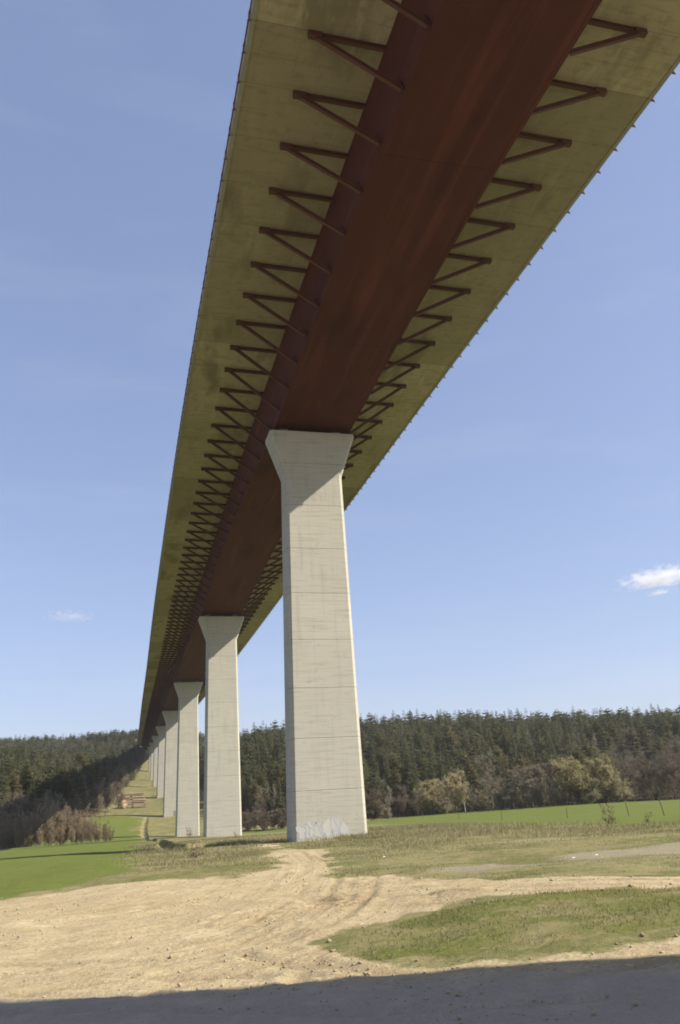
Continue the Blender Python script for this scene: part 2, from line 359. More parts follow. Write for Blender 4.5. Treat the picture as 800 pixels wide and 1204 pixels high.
YARD = poly_px([(-220,1075),(0,1060),(60,1050),(100,1044),(200,1035),(280,1031),(318,1024),(333,1014),(330,1004),(312,997),(296,994),(306,991),(345,997),(378,1004),(392,1014),(384,1024),(400,1031),(470,1030),(560,1041),(660,1036),(800,1030),(1000,1020),(1000,1030),(800,1043),(700,1049),(600,1056),(540,1063),(480,1074),(430,1086),(395,1098),(375,1112),(395,1124),(440,1129),(520,1130),(600,1121),(700,1107),(800,1091),(960,1070)])
YARD = np.vstack([YARD, [(70,-30),(-60,-30)]])
LUSH = poly_px([(380,1112),(400,1096),(432,1084),(482,1072),(545,1062),(605,1054),(700,1047),(800,1041),(1000,1028),(1000,1062),(800,1093),(700,1109),(600,1123),(520,1132),(440,1131),(398,1126)])
GRAVELS = [poly_px([(640,1006),(690,1000),(740,996),(800,991),(900,985),(900,1000),(800,1004),(740,1009),(690,1012),(650,1012)]),
           poly_px([(490,1023),(530,1018),(600,1015),(640,1014),(640,1018),(600,1022),(560,1029),(500,1030)]),
           poly_px([(560,991),(620,987),(690,985),(690,988),(620,991),(570,994)])]
FIELD_R = np.array([*poly_px([(1050,968),(900,970),(800,970),(700,971),(600,970),(500,969),(432,968)]),(100,300),(160,262),(260,225),(330,150),(260,60)])
FIELD_L = np.array([*poly_px([(0,1062),(90,1046),(150,1034),(186,1004)]), (7.2,150), (8,190),(9.5,300),(12,408),(-8,430),(-26,330),(-30,285),(-34,235),(-60,190),(-90,90),(-40,40)])
MEADOW_MID = np.array([(27,200),(60,205),(76,240),(78,310),(52,325),(27,318)])
DITCH = np.vstack([[(15,412),(13,380),(11.5,340),(10.5,300),(9,250),(8,200),(7,170)], poly_px([(184,986),(194,991),(206,998),(214,999),(222,995),(240,991),(262,992)])])
FOREST_L = np.array([(-34,232),(-31,262),(-27,300),(-22,340),(-14,400),(-8,440),(-2,480),(0,530),(6,580),(9,640),(15,740),(22,840),(30,940),(36,1000),(110,1008),(110,1100),(-400,1100),(-900,600),(-500,150),(-80,190)])
FOREST_R = np.array([(52,338),(50,420),(48,520),(48,640),(50,760),(56,880),(58,1000),(700,1100),(1100,500),(500,230),(300,262),(235,285),(150,318),(90,332)])
RUTS = [poly_px([(284,1117),(300,1122),(322,1127),(345,1129),(372,1130),(400,1133),(430,1137),(458,1139)]), poly_px([(316,1128),(345,1133),(380,1131)]), poly_px([(372,1124),(392,1130),(410,1137)]), poly_px([(345,1148),(352,1140),(362,1134)])]
HARDX = np.array(ground_at(0, 1168)), np.array(ground_at(800, 1130))

def zone_fields(x, y):
    z = {}
    sm = lambda d, w: np.clip(.5+d/w, 0, 1)
    dist = np.hypot(x, y); w = np.clip(dist*.03, .5, 4); am = np.clip(.35+dist*.022, 0, 3)
    wob = am*((vnoise(x, y, 2.3, 71)-.5)*1.3+(vnoise(x, y, .7, 72)-.5)*.8+(vnoise(x, y, 7., 73)-.5)*1.2)
    z['sand'] = sm(sdf(x, y, YARD)+wob, w*1.6)
    z['lush'] = sm(sdf(x, y, LUSH)+wob*1.0-.38, w*1.3)
    gr = np.full(np.shape(x), -1e9)
    for P in GRAVELS: gr = np.maximum(gr, sdf(x, y, P))
    z['gravel'] = sm(gr+wob, w*4)*.88
    z['green'] = np.maximum.reduce([sm(sdf(x, y, FIELD_R)+wob*1.5, 5), sm(sdf(x, y, FIELD_L)-1.5+wob, 4), sm(sdf(x, y, MEADOW_MID), 8)*.75])
    fr = np.maximum(sdf(x, y, FOREST_L), sdf(x, y, FOREST_R)); z['forest'] = sm(fr, 10)
    rr = np.full(np.shape(x), 1e9)
    for P in RUTS: rr = np.minimum(rr, pl_dist(x, y, P))
    z['rut'] = np.clip(1-rr/.24, 0, 1); z['rr'] = rr
    a, b = HARDX; nx, ny = -(b[1]-a[1]), b[0]-a[0]; L = math.hypot(nx, ny); s = ((x-a[0])*nx+(y-a[1])*ny)/L
    z['hard'] = np.clip(.5-s/2.2, 0, 1)
    return z
def tz(x, y):
    x = np.asarray(x, float); y = np.asarray(y, float); shape = np.broadcast(x, y).shape; x = np.broadcast_to(x, shape); y = np.broadcast_to(y, shape)
    z = tz_base(x, y).reshape(shape); dist = np.hypot(x, y)
    near = np.clip((140-dist)/60, 0, 1)
    z = z+near*((vnoise(x, y, 6, 1)-.5)*.22+(vnoise(x, y, 1.7, 2)-.5)*.09+(vnoise(x, y, .6, 3)-.5)*.045)
    far = np.clip((dist-80)/200, 0, 1); z = z+far*(vnoise(x, y, 26, 5)-.5)*.9
    d = pl_dist(x, y, DITCH); wv = 1.0+.5*vnoise(x, y, 5, 8)+.9*np.clip((128-dist)/30, 0, 1); z = z-np.clip(1-d/wv, 0, 1)**.7*1.25*np.clip(1-(dist-110)/600, .5, 1)
    if shape and np.size(x) > 3 or dist.min() < 40:
        rr = np.full(shape, 1e9)
        for P in RUTS: rr = np.minimum(rr, pl_dist(x, y, P))
        prof = -np.clip(1-rr/.22, 0, 1)*.10*vnoise(x, y, 1.1, 19)+np.clip(1-np.abs(rr-.35)/.25, 0, 1)*.10*vnoise(x, y, .6, 9)**2
        z = z+prof
        ls = sdf(x, y, LUSH); z = z+np.clip(ls/1.5, 0, 1)*.035
    return z

def spline(pts, n=14):
    P = np.asarray(pts, float); P = np.vstack([2*P[0]-P[1], P, 2*P[-1]-P[-2]]); o = []
    for i in range(1, len(P)-2):
        for t in np.linspace(0, 1, n, endpoint=False):
            a, b_, c, d = P[i-1], P[i], P[i+1], P[i+2]; o.append(.5*((2*b_)+(c-a)*t+(2*a-5*b_+4*c-d)*t*t+(-a+3*b_-3*c+d)*t**3))
    o.append(P[-2]); return np.array(o)
def offset(P, d):
    T_ = np.gradient(P, axis=0); T_ /= np.linalg.norm(T_, axis=1)[:, None]+1e-9; return P+np.stack([-T_[:, 1], T_[:, 0]], 1)*d
PATHS = [spline(poly_px(q_), 7) for q_ in ([(-200,1128),(0,1108),(150,1090),(300,1066),(420,1050),(560,1044),(700,1040),(820,1036),(1000,1027)],
    [(-150,1165),(60,1142),(220,1116),(315,1086),(375,1052),(392,1028),(386,1012),(360,1001),(335,997)],
    [(-150,1100),(60,1080),(200,1060),(320,1040),(372,1026),(378,1014),(352,1003),(322,997)],
    [(-200,1156),(100,1154),(300,1151),(480,1150),(640,1138),(800,1116),(1000,1090)])]
CHURN = poly_px([(300,1075),(370,1050),(430,1036),(520,1032),(600,1040),(560,1058),(470,1074),(420,1088),(385,1100),(372,1122),(330,1130),(280,1120)])
def rut_relief(x, y):
    m_ = (np.hypot(x, y) < 95); dz = np.zeros(x.shape); mk = np.zeros(x.shape); xs, ys_ = x[m_], y[m_]; acc_ = np.zeros(xs.shape); amk = np.zeros(xs.shape); k = 0
    for P in PATHS:
        for off in (-2.6, -1.1, .1, 1.5):
            for sd in (-.82, .82):
                k += 1; d = pl_dist(xs, ys_, offset(P, off+sd)); a = np.clip(vnoise(xs, ys_, 4.5, 100+k)*1.7-.45, 0, 1)
                acc_ += a*(-.05*np.exp(-(d/.13)**2)+.026*np.exp(-((d-.27)/.10)**2)); amk = np.maximum(amk, a*np.exp(-(d/.17)**2))
    ch = np.clip(.5+sdf(xs, ys_, CHURN)/1.5, 0, 1)*np.clip(vnoise(xs, ys_, 1.8, 140)*2-.6, 0, 1)
    acc_ += ch*((vnoise(xs, ys_, .34, 141)-.5)*.13+(vnoise(xs, ys_, .8, 142)-.5)*.12)+(vnoise(xs, ys_, .4, 143)-.5)*.022
    sandm = np.clip(.5+sdf(xs, ys_, YARD)/1., 0, 1); acc_ *= sandm
    dz[m_] = acc_; mk[m_] = amk*sandm; c2 = np.zeros(x.shape); c2[m_] = ch; return dz, mk, c2

def axis(lo, hi, step, out_lo, out_hi, g, mx, mids=()):
    a = list(np.arange(lo, hi, step)); s = step; v = a[-1]
    while v < out_hi:
        cap = mx
        for m0, c in mids:
            if v < m0: cap = c; break
        s = min(s*g, cap) if s < cap else cap; v += s; a.append(v)
    s = step; v = lo; b = []
    while v > out_lo: s = min(s*g, mx); v -= s; b.append(v)
    return np.array(b[::-1]+a)
GX = axis(-11, 21, .15, -1500, 1500, 1.06, 25, ((120, 2.5),))
GY = axis(10, 38, .13, -900, 1700, 1.03, 20, ((200, .9), (480, 3.0)))
XX, YY = np.meshgrid(GX, GY); ZZ = tz(XX, YY); ZF = zone_fields(XX, YY); _dz, _mk, _ch = rut_relief(XX, YY); ZZ = ZZ+_dz; ZF['rut'] = np.maximum(ZF['rut'], _mk*.8); ZF['churn'] = _ch
nx_, ny_ = len(GX), len(GY)
TV = np.stack([XX.ravel(), YY.ravel(), ZZ.ravel()], 1)
ii, jj = np.meshgrid(np.arange(nx_-1), np.arange(ny_-1)); q = (jj*nx_+ii).ravel()
TF = np.stack([q, q+1, q+1+nx_, q+nx_], 1)
fc = lambda k: ZF[k].ravel()[TF].mean(1)
cls = np.zeros(len(TF), int)                                    # 0 rough grassland
cls[fc('green') > .5] = 1
cxf, cyf = TV[TF].mean(1)[:, 0], TV[TF].mean(1)[:, 1]
cls[(cls == 1) & (cxf > 24)] = 2
cls[fc('forest') > .5] = 3
cls[fc('sand') > .5] = 4
cls[fc('lush') > .55] = 5
YU = YY+.34*XX                                                    # the ruts follow the way through the yard
U = pl_dist(XX, YY, PATHS[0])
U2 = pl_dist(XX, YY, PATHS[1])
TRK = np.minimum(U, U2)+.25*vnoise(XX, YY, 5, 21)
for k, (nm, lab, cat) in enumerate([('grassland', 'rough straw coloured grassland under and beside the viaduct', 'grassland'),
        ('green_field', 'bright green meadow left of the piers crossed by long pier shadows', 'field'),
        ('green_field', 'bright green field rising to the right behind the fence posts', 'field'),
        ('forest_floor', 'brown forest floor on the wooded hillsides', 'forest floor'),
        ('dirt_track', 'pale sandy dirt yard and track with tyre marks in the foreground', 'dirt track'),
        ('grass_patch', 'worn green grass patch inside the bend of the dirt track', 'grass patch')]):
    fs = TF[cls == k]; used, inv = np.unique(fs.ravel(), return_inverse=True)
    me = big_mesh(nm, TV[used], inv, MAT['ground'], 4)
    for an, ch in (('zone_a', ('sand', 'green', 'gravel')), ('zone_b', ('forest', 'lush', 'rut'))):
        at = me.attributes.new(an, 'FLOAT_COLOR', 'POINT')
        c = np.ones((len(used), 4), np.float32)
        for i, n in enumerate(ch): c[:, i] = ZF[n].ravel()[used]
        at.data.foreach_set('color', c.ravel())
    at = me.attributes.new('track_u', 'FLOAT', 'POINT'); at.data.foreach_set('value', TRK.ravel()[used].astype(np.float32))
    at = me.attributes.new('churn', 'FLOAT', 'POINT'); at.data.foreach_set('value', ZF['churn'].ravel()[used].astype(np.float32)); at = me.attributes.new('hard', 'FLOAT', 'POINT'); at.data.foreach_set('value', ZF['hard'].ravel()[used].astype(np.float32))
    me.polygons.foreach_set('use_smooth', [True]*len(me.polygons))
    tag(link(nm, me), lab, cat, kind='structure')

# ------------------------------------------------------------------ viaduct
AX = np.array([(-220,20.9,46.9),(-100,20.9,46.4),(-20,20.9,46.08),(40,20.9,45.8),(86,20.95,45.55),(183.5,22.05,45.5),(298,24.2,47.2),(414,26.3,50.0),(530,28.6,53.5),(645,31.0,57.1),(755,33.2,60.5),(850,35.3,63.4),(985,38.2,67.6)])
def _herm(Y, c):
    y = AX[:, 0]; v = AX[:, c]; m = np.gradient(v, y); i = int(np.clip(np.searchsorted(y, Y)-1, 0, len(y)-2)); h = y[i+1]-y[i]; t = (Y-y[i])/h
    return (2*t**3-3*t**2+1)*v[i]+(t**3-2*t**2+t)*h*m[i]+(-2*t**3+3*t**2)*v[i+1]+(t**3-t**2)*h*m[i+1]
def xc(Y): return _herm(Y, 1)
def zd(Y): return _herm(Y, 2)
CF_ = -.0196
PIERS = [-68, 4.9, 85.8, 183.5, 298.2, 414, 530, 645, 755, 850]
SUP = [-160]+PIERS+[955]
def haunch(Y):
    for a, b in zip(SUP[:-1], SUP[1:]):
        if a <= Y <= b:
            t = abs(Y-(a+b)/2)/((b-a)/2); return 3.35+1.6*t**1.45
    return 4.95
Y0, Y1 = -150., 962.
via_base = (float(xc(85.8)), 85.8, -3.5)
via = tag(empty('viaduct', via_base), 'tall motorway viaduct with red brown steel girder on flared concrete piers crossing the valley', 'viaduct')
ys = np.concatenate([np.arange(Y0, 320, 4.), np.arange(320, Y1, 8.), [Y1]])
def section(Y, pts): return [(xc(Y)+dx, Y, zd(Y)+CF_*dx+dz) for dx, dz in pts]
b = MB(); b.sweep([section(Y, [(-13.95,0),(13.95,0),(13.95,.42),(-13.95,.42)]) for Y in ys]); b.build('deck_slab', MAT['deck'], via, via_base)
for s in (-1, 1):
    b = MB(); pr = [(13.953,-.07),(14.25,-.07),(14.25,.62),(13.7,.66),(13.7,.424),(13.953,.424)]
    pr = [(s*x, z) for x, z in pr]; pr = pr if s > 0 else pr[::-1]
    b.sweep([section(Y, pr) for Y in ys]); b.build('edge_beam', MAT['fascia'], via, via_base)
def gsec(Y):
    x, z = xc(Y), zd(Y); d = haunch(Y); t = z-.025
    return [(x-5.45,Y,t+CF_*-5.45),(x-4.38,Y,z-d),(x+4.38,Y,z-d),(x+5.45,Y,t+CF_*5.45)]
ysg = np.unique(np.concatenate([np.arange(Y0, Y1, 3.), SUP[1:-1], [Y1]])); ysg = ysg[(ysg >= Y0) & (ysg <= Y1)]
b = MB(); b.sweep([gsec(Y) for Y in ysg]); gird = b.build('box_girder', MAT['girder'], via, via_base)
# lower flange edges and longitudinal stiffening seam standing proud of the box
b = MB()
for s in (-1, 1):
    b.sweep([[(xc(Y)+s*4.33-.14,Y,zd(Y)-haunch(Y)-.045),(xc(Y)+s*4.33+.14,Y,zd(Y)-haunch(Y)-.045),(xc(Y)+s*4.33+.14,Y,zd(Y)-haunch(Y)-.004),(xc(Y)+s*4.33-.14,Y,zd(Y)-haunch(Y)-.004)] for Y in ysg])
b.build('flange_edge', MAT['girder'], via, via_base)

# cantilever braces: top chord under the slab, end plate and diagonal down to the girder's lower corner
SP = 4.805; stations = np.arange(math.ceil((Y0-38.28)/SP), math.floor((Y1-38.28)/SP)+1)
def brace_parts(Y, s):
    x, z = xc(Y), zd(Y); g = lambda dx, dz: (x+s*dx, Y, z+CF_*s*dx+dz); d = haunch(Y)
    top = MB(); top.ibeam(g(5.46,-.19), g(10.6,-.17), .26, .33)
    top.box((x+s*10.15-.42, Y-.2, z+CF_*s*10.15-.40), (x+s*10.15+.42, Y+.2, z+CF_*s*10.15-.012))
    dg = MB(); e = (x+s*4.62, Y, z-d+.22); dg.ibeam(g(10.0,-.36), e, .26, .30)
    gus = MB(); gus.bar((x+s*4.50, Y, z-d+.02), (x+s*4.85, Y, z-d+.85), .34, .06)
    return top, dg, gus
rest = MB(); nb = 0
for k in stations:
    Y = 38.28+SP*k
    for s in (-1, 1):
        top, dg, gus = brace_parts(Y, s)
        if 31 < Y < 31+SP*50:
            o = top.build('brace', MAT['brace'], via, via_base); dg.build('diagonal_strut', MAT['brace'], o, via_base); gus.build('gusset_plate', MAT['girder'], o, via_base); nb += 1
        else:
            for q_ in (top, dg, gus): rest.add(q_.v, q_.f)
tag(rest.build('brace', MAT['brace'], via, via_base), kind='stuff')

# railing posts bolted to the outer face of the edge beams, and the rails
rest = MB(); RP = 2.385; npst = 0
def rail_post(Y, s):
    x, z = xc(Y), zd(Y); g = lambda dx, dz: (x+s*dx, Y, z+CF_*s*dx+dz); b = MB()
    b.box(tuple(np.minimum(g(14.252,-.12), g(14.40,-.07))-np.array([0,.09,0])), tuple(np.maximum(g(14.252,-.12), g(14.40,-.07))+np.array([0,.09,0])))
    b.bar(g(14.37,-.09), g(14.34,.45), .10, .10); b.bar(g(14.37,-.09), g(14.46,-.21), .07, .07); b.bar(g(14.36,.45), g(14.2,1.25), .08, .08)
    return b
for k in range(int((Y1-35.83)/RP)):
    for kk in ((k,) if k == 0 else (k, -k)):
        Y = 35.83+RP*kk
        if Y < Y0+1: continue
        for s in (-1, 1):
            p = rail_post(Y, s)
            if 30 < Y < 30+RP*50: p.build('railing_post', MAT['rail'], via, via_base); npst += 1
            else: rest.add(p.v, p.f)
tag(rest.build('railing_post', MAT['rail'], via, via_base), kind='stuff')
for s in (-1, 1):
    b = MB()
    for dx, dz, r in ((14.19,1.28,.045),(14.27,.82,.025),(14.31,.60,.035)):
        b.sweep([section(Y, [(s*dx-r,dz-r),(s*dx+r,dz-r),(s*dx+r,dz+r),(s*dx-r,dz+r)]) for Y in ys])
    b.build('railing', MAT['rail'], via, via_base)

# piers
def octring(x, y, z, hx, hy, c): return [(x-hx+c,y-hy,z),(x+hx-c,y-hy,z),(x+hx,y-hy+c,z),(x+hx,y+hy-c,z),(x+hx-c,y+hy,z),(x-hx+c,y+hy,z),(x-hx,y+hy-c,z),(x-hx,y-hy+c,z)]
for i, Y in enumerate(PIERS):
    x = float(xc(Y))-(.30 if i == 2 else 0); zt = float(zd(Y))-haunch(Y)-.78; zn = zt-5.25; zb = float(tz(x, Y))-1.2
    hb, ht = 3.27+.0135*(zn-zb), 3.27; db, dt = 1.5+.006*(zn-zb), 1.5; c = .36
    rings = []; joints = [j for j in np.arange(-44.05, 70, 5.) if zb+.5 < j < zn-.6]
    f = lambda z: (ht+(hb-ht)*(zn-z)/(zn-zb), dt+(db-dt)*(zn-z)/(zn-zb))
    rings.append(octring(x, Y, zb, *f(zb), c))
    for j in joints:
        for dz, ins in ((-.04,0),(-.025,.014),(.025,.014),(.04,0)):
            h_ = f(j+dz); rings.append(octring(x, Y, j+dz, h_[0]-ins, h_[1]-ins, c-ins*.4))
    rings.append(octring(x, Y, zn-.003, ht, dt, c))
    b = MB(); b.sweep(rings); p = b.build('pier', MAT['concrete'], via, via_base)
    b = MB(); b.sweep([octring(x, Y, zn, ht+.012, dt+.012, c), octring(x, Y, zn+.14, ht+.03, dt+.01, c), octring(x, Y, zt-.55, 4.86, dt+.22, .26), octring(x, Y, zt-.45, 4.93, dt+.22, .24), octring(x, Y, zt, 4.93, dt+.22, .24)]); b.build('pier_head', MAT['concrete'], p, via_base)
    for s in (-1, 1):
        b = MB(); b.box((x+s*3.1-.7, Y-.7, zt+.002), (x+s*3.1+.7, Y+.7, zt+.32)); b.box((x+s*3.1-.5, Y-.5, zt+.322), (x+s*3.1+.5, Y+.5, zt+.775)); b.build('bearing', MAT['bearing'], p, via_base)
    if i == 2:
        p['label'] = 'tallest looking pier with pale blue graffiti at its foot'
        g0 = float(tz(x-2.5, Y-1.8)); yf = lambda z: Y-f(z)[1]-.006
        rg = random.Random(5); pass
        xl = x-f(g0)[0]+c+.05
        def quadstrip(mb, pts, w, yo):
            for (a, b2) in zip(pts[:-1], pts[1:]):
                dx, dz = b2[0]-a[0], b2[1]-a[1]; L = math.hypot(dx, dz)+1e-9; nx, nz = -dz/L*w/2, dx/L*w/2
                mb.add([(a[0]+nx,yf(a[1])-yo,a[1]+nz),(a[0]-nx,yf(a[1])-yo,a[1]-nz),(b2[0]-nx,yf(b2[1])-yo,b2[1]-nz),(b2[0]+nx,yf(b2[1])-yo,b2[1]+nz)], [(0,1,2,3)])
        lw = .86
        for kx, hgt in enumerate((1.5,1.65,1.45,1.85,2.05,1.3)):
            cx0 = xl+.42+kx*lw; n = 16; ring = []; fl = MB(); ol = MB()
            for a in range(n):
                t = 2*math.pi*a/n; rr = 1+.16*math.sin(3*t+kx*1.7)+.1*math.sin(5*t+kx)
                ring.append((cx0+lw*.52*rr*math.cos(t), g0+.25+hgt*.48+hgt*.46*rr*math.sin(t)))
            fl.add([(px, yf(pz)-.001*kx, pz) for px, pz in ring], [tuple(range(n))])
            quadstrip(ol, ring+[ring[0]], .07, .009)
            for _ in range(3):
                p0 = ring[rg.randrange(n)]; p1 = ring[rg.randrange(n)]; mid = ((p0[0]+p1[0])/2+rg.uniform(-.2,.2), (p0[1]+p1[1])/2+rg.uniform(-.2,.2))
                quadstrip(ol, [p0, mid, p1], .07, .012+.001*_)
            gf = fl.build('graffiti_letter', MAT['paint' if kx % 2 == 0 else 'paint2'], p, via_base); ol.build('letter_outline', MAT['paint3'], gf, via_base)
        pass
    if i == 5:
        zg = float(tz(x+1.6, Y-2)); b = MB(); b.box((x+.9, Y-f(zg)[1]-.05, zg), (x+2.0, Y-f(zg)[1]+.2, zg+2.3)); b.build('door', MAT['darkdoor'], p, via_base)
# abutment at the far end
b = MB(); xa = float(xc(955)); za = float(zd(955)); b.box((xa-14.2, 952, za-22), (xa+14.2, 980, za-5.2)); b.box((xa-14.2, 963, za-5.198), (xa+14.2, 981, za-.03)); b.build('abutment', MAT['concrete'], via, via_base)

# ------------------------------------------------------------------ trees
def spruce(h, seed, layers, per, pine=False, lod=1.):
    r = random.Random(seed); tr = MB(); cr = MB()
    R = h*(.19 if not pine else .19)*r.uniform(.9, 1.15); lean = (r.uniform(-.02,.02)*h, r.uniform(-.02,.02)*h)
    ax = lambda t: np.array([lean[0]*t*t, lean[1]*t*t, h*t])
    tr.tube([ax(t) for t in (-.02,.1,.4,.75,.98)], [h*.013,h*.0105,h*.008,h*.004,h*.001], 6 if lod == 1 else 4)
    t0 = (.12 if not pine else .42)
    for li in range(layers):
        u = ((li+r.uniform(-.3,.3))/layers); u = 1-(1-max(0, u))**1.25 if u < 1 else u; t = t0+(1-t0)*u; t = min(max(t, t0), .985)
        if pine: prof = R*(math.sin(math.pi*min(1, .18+.8*u))**.7)*r.uniform(.7,1.15)
        else: prof = R*((1-u)**.72)*(.72+.28*min(1, u/.12))+.05
        off = r.uniform(0, 6.28); np_ = max(3, int(per*(1-.45*u)))
        for k in range(np_):
            if r.random() < .1: continue
            az = off+2*math.pi*k/np_+r.uniform(-.3,.3); L = prof*r.uniform(.7,1.18)
            el = (.15-.5*(1-u)+r.uniform(-.15,.15)) if not pine else r.uniform(-.1,.5)
            d = np.array([math.cos(az)*math.cos(el), math.sin(az)*math.cos(el), math.sin(el)]); sd = np.array([-math.sin(az), math.cos(az), 0.])
            p0 = ax(t); nseg = 4 if lod == 1 else 2
            for j in range(nseg):
                a = (j+.25)/nseg; q0 = p0+d*L*a+np.array([0,0,-.10*L*a*a])
                wl = L*(.42*(1-a)+.16)+.15
                for sg in (-1, 1):
                    tip = q0+(sd*sg*.8+d*.65)*wl*r.uniform(.8,1.2)+np.array([0,0,-.28*wl-r.uniform(0,.2)])
                    wd = (L*.30/nseg*2.2+.12)*r.uniform(.7,1.1)
                    cr.add([q0-d*wd*.5, q0+d*wd*.7+np.array([0,0,.06]), tip], [(0,1,2)])
            e = p0+d*L*1.03+np.array([0,0,-.12*L]); m_ = p0+d*L*.45
            cr.add([m_-sd*.14*L, m_+sd*.14*L, e], [(0,1,2)])
    cr.add([ax(.95)+np.array([.12,0,0]), ax(.95)+np.array([-.12,.06,0]), ax(1.0)], [(0,1,2)])
    cr.add([ax(.95)+np.array([0,.12,0]), ax(.95)+np.array([.06,-.12,0]), ax(1.0)], [(0,1,2)])
    return tr, cr

def bare(h, seed, stems=1, spread=.34, limbs=12, subs=7, twigs=8, tw=.03, up=.75, buds=0, budsize=.16, base=.22, thick=.0095):
    r = random.Random(seed); tr = MB(); cr = MB()
    def jit(d, a): v = np.array(d)+np.array([r.gauss(0,a), r.gauss(0,a), r.gauss(0,a)]); return v/np.linalg.norm(v)
    def flat(p, q, w):
        d = q-p; a = np.cross(d, (r.uniform(-1,1), r.uniform(-1,1), r.uniform(-1,1))); a = a/(np.linalg.norm(a)+1e-9)*w/2
        cr.add([p-a, p+a, q], [(0,1,2)])
    for s_ in range(stems):
        a0 = r.uniform(0, 6.28); lean = 0 if stems == 1 else r.uniform(.08,.38)
        base_p = np.array([math.cos(a0), math.sin(a0), 0])*(0 if stems == 1 else r.uniform(.1,.5)); hh = h*(r.uniform(.9,1) if stems == 1 else r.uniform(.62,1))
        pts = [base_p-np.array([0,0,.4])]
        d = np.array([math.cos(a0)*lean, math.sin(a0)*lean, 1.]); d /= np.linalg.norm(d)
        n = 7
        for i in range(n): d = jit(d+np.array([0,0,.12]), .055); pts.append(pts[-1]+d*hh*.93/n)
        r0 = h*thick/(1 if stems == 1 else stems**.4); tr.tube(pts, [r0*(1-.88*i/n) for i in range(n+1)], 6)
        P = np.array(pts)
        for l in range(max(4, int(limbs/(1 if stems == 1 else stems**.6)))):
            t = r.uniform(base, .97); i = min(int(t*n), n-1); p = P[i]+(P[i+1]-P[i])*(t*n-i)
            az = r.uniform(0, 6.28); L = h*spread*(1.12-.72*t)*r.uniform(.65,1.15)
            dl = np.array([math.cos(az), math.sin(az), up*r.uniform(.6,1.4)]); dl /= np.linalg.norm(dl)
            lp = [p]; m_ = 4
            for _ in range(m_): dl = jit(dl+np.array([0,0,.10]), .12); lp.append(lp[-1]+dl*L/m_)
            rl = r0*.42*(1.1-.6*t); tr.tube(lp, [rl*(1-.8*i/m_) for i in range(m_+1)], 4, cap=False)
            for s2 in range(subs):
                u = r.uniform(.2, 1); i2 = min(int(u*m_), m_-1); q0 = lp[i2]+(lp[i2+1]-lp[i2])*(u*m_-i2)
                d2 = jit(dl*.7+np.array([0,0,.35]), .5); L2 = L*.45*r.uniform(.5,1.2); q1 = q0+d2*L2*.5; d3 = jit(d2, .2); q2 = q1+d3*L2*.5
                flat(q0, q1+d3*.1, tw*2.2); flat(q1-d2*.1, q2, tw*1.6)
                for _ in range(twigs):
                    v = r.random(); b0 = q0+(q1-q0)*v*2 if v < .5 else q1+(q2-q1)*(v-.5)*2
                    d4 = jit(d2*.6+np.array([0,0,.25]), .55); e = b0+d4*L2*r.uniform(.35,.8); flat(b0, e, tw)
                    for _b in range(buds):
                        c0 = b0+(e-b0)*r.uniform(.3,1.05); a = jit((0,0,0), 1.)*budsize; b_ = jit((0,0,0), 1.)*budsize
                        cr.add([c0, c0+a, c0+b_], [(0,1,2)], 1)
    return tr, cr

def proto(tc, tmat, cmats, nm):
    return tc[0].mesh(nm+'_trunk', tmat), tc[1].mesh(nm+'_crown', cmats)
SPR = [proto(spruce(h, 10+i, ly, 8), MAT['bark'], MAT['spruce'], 'spruce') for i, (h, ly) in enumerate([(25,27),(22,24),(27,29),(20,22),(24,25)])]
PIN = [proto(spruce(h, 40+i, 17, 9, True), MAT['bark'], MAT['pine'], 'pine') for i, h in enumerate((23,20,25))]
SPR_H = [25,22,27,20,24]; PIN_H = [23,20,25]
BAR = [proto(bare(15, 60+i, 1, .38, 26, 10, 12, .085), MAT['barkpale'] if i % 2 else MAT['bark'], MAT[('twigshade','twig','twigred','twigshade')[i]], 'bare_tree') for i in range(4)]
BIR = [proto(bare(18, 80+i, 1, .20, 24, 8, 10, .055, up=1.1, thick=.007), MAT['birchbark'], MAT['twiggrey'], 'birch') for i in range(2)]
SHR = [proto(bare(9, 90+i, 7, .33, 40, 10, 11, .08, up=.8, base=.06, thick=.008), MAT['barkpale'] if i == 1 else MAT['bark'], MAT[('twig','twiggrey','twigred')[i]], 'bare_shrub') for i in range(3)]
THK = [proto(bare(10, 310+i, 12, .21, 60, 6, 7, .06, up=1.6, base=.1, thick=.0075), MAT['barkpale'], MAT['twigtan'], 'bare_shrub') for i in range(3)]
SHR.append(proto(bare(9, 97, 7, .26, 20, 5, 5, .07, up=1.4, base=.15, thick=.006), MAT['barkpale'], MAT['twigred'], 'bare_bush'))
WIL = [proto(bare(11, 100+i, 5, .40, 34, 9, 10, .06, up=.75, buds=4, budsize=.17, base=.12), MAT['bark'], [MAT['twiggrey'], MAT['willow' if i < 2 else 'willowpale']], 'willow') for i in range(4)]

def put_tree(name, pr, x, y, hs, label, cat, group=None, rz=None, zoff=-.1, wide=1.):
    o = empty(name, (x, y, float(tz(x, y))+zoff), random.uniform(0, 6.28) if rz is None else rz); o.scale = (hs*wide, hs*wide, hs)
    tag(o, label, cat, group)
    link('trunk', pr[0], o); link('crown', pr[1], o); return o
def at_px(px, D):
    r = pix_ray(px, 945); r = r/np.hypot(r[0], r[1]); return float(r[0]*D), float(r[1]*D)

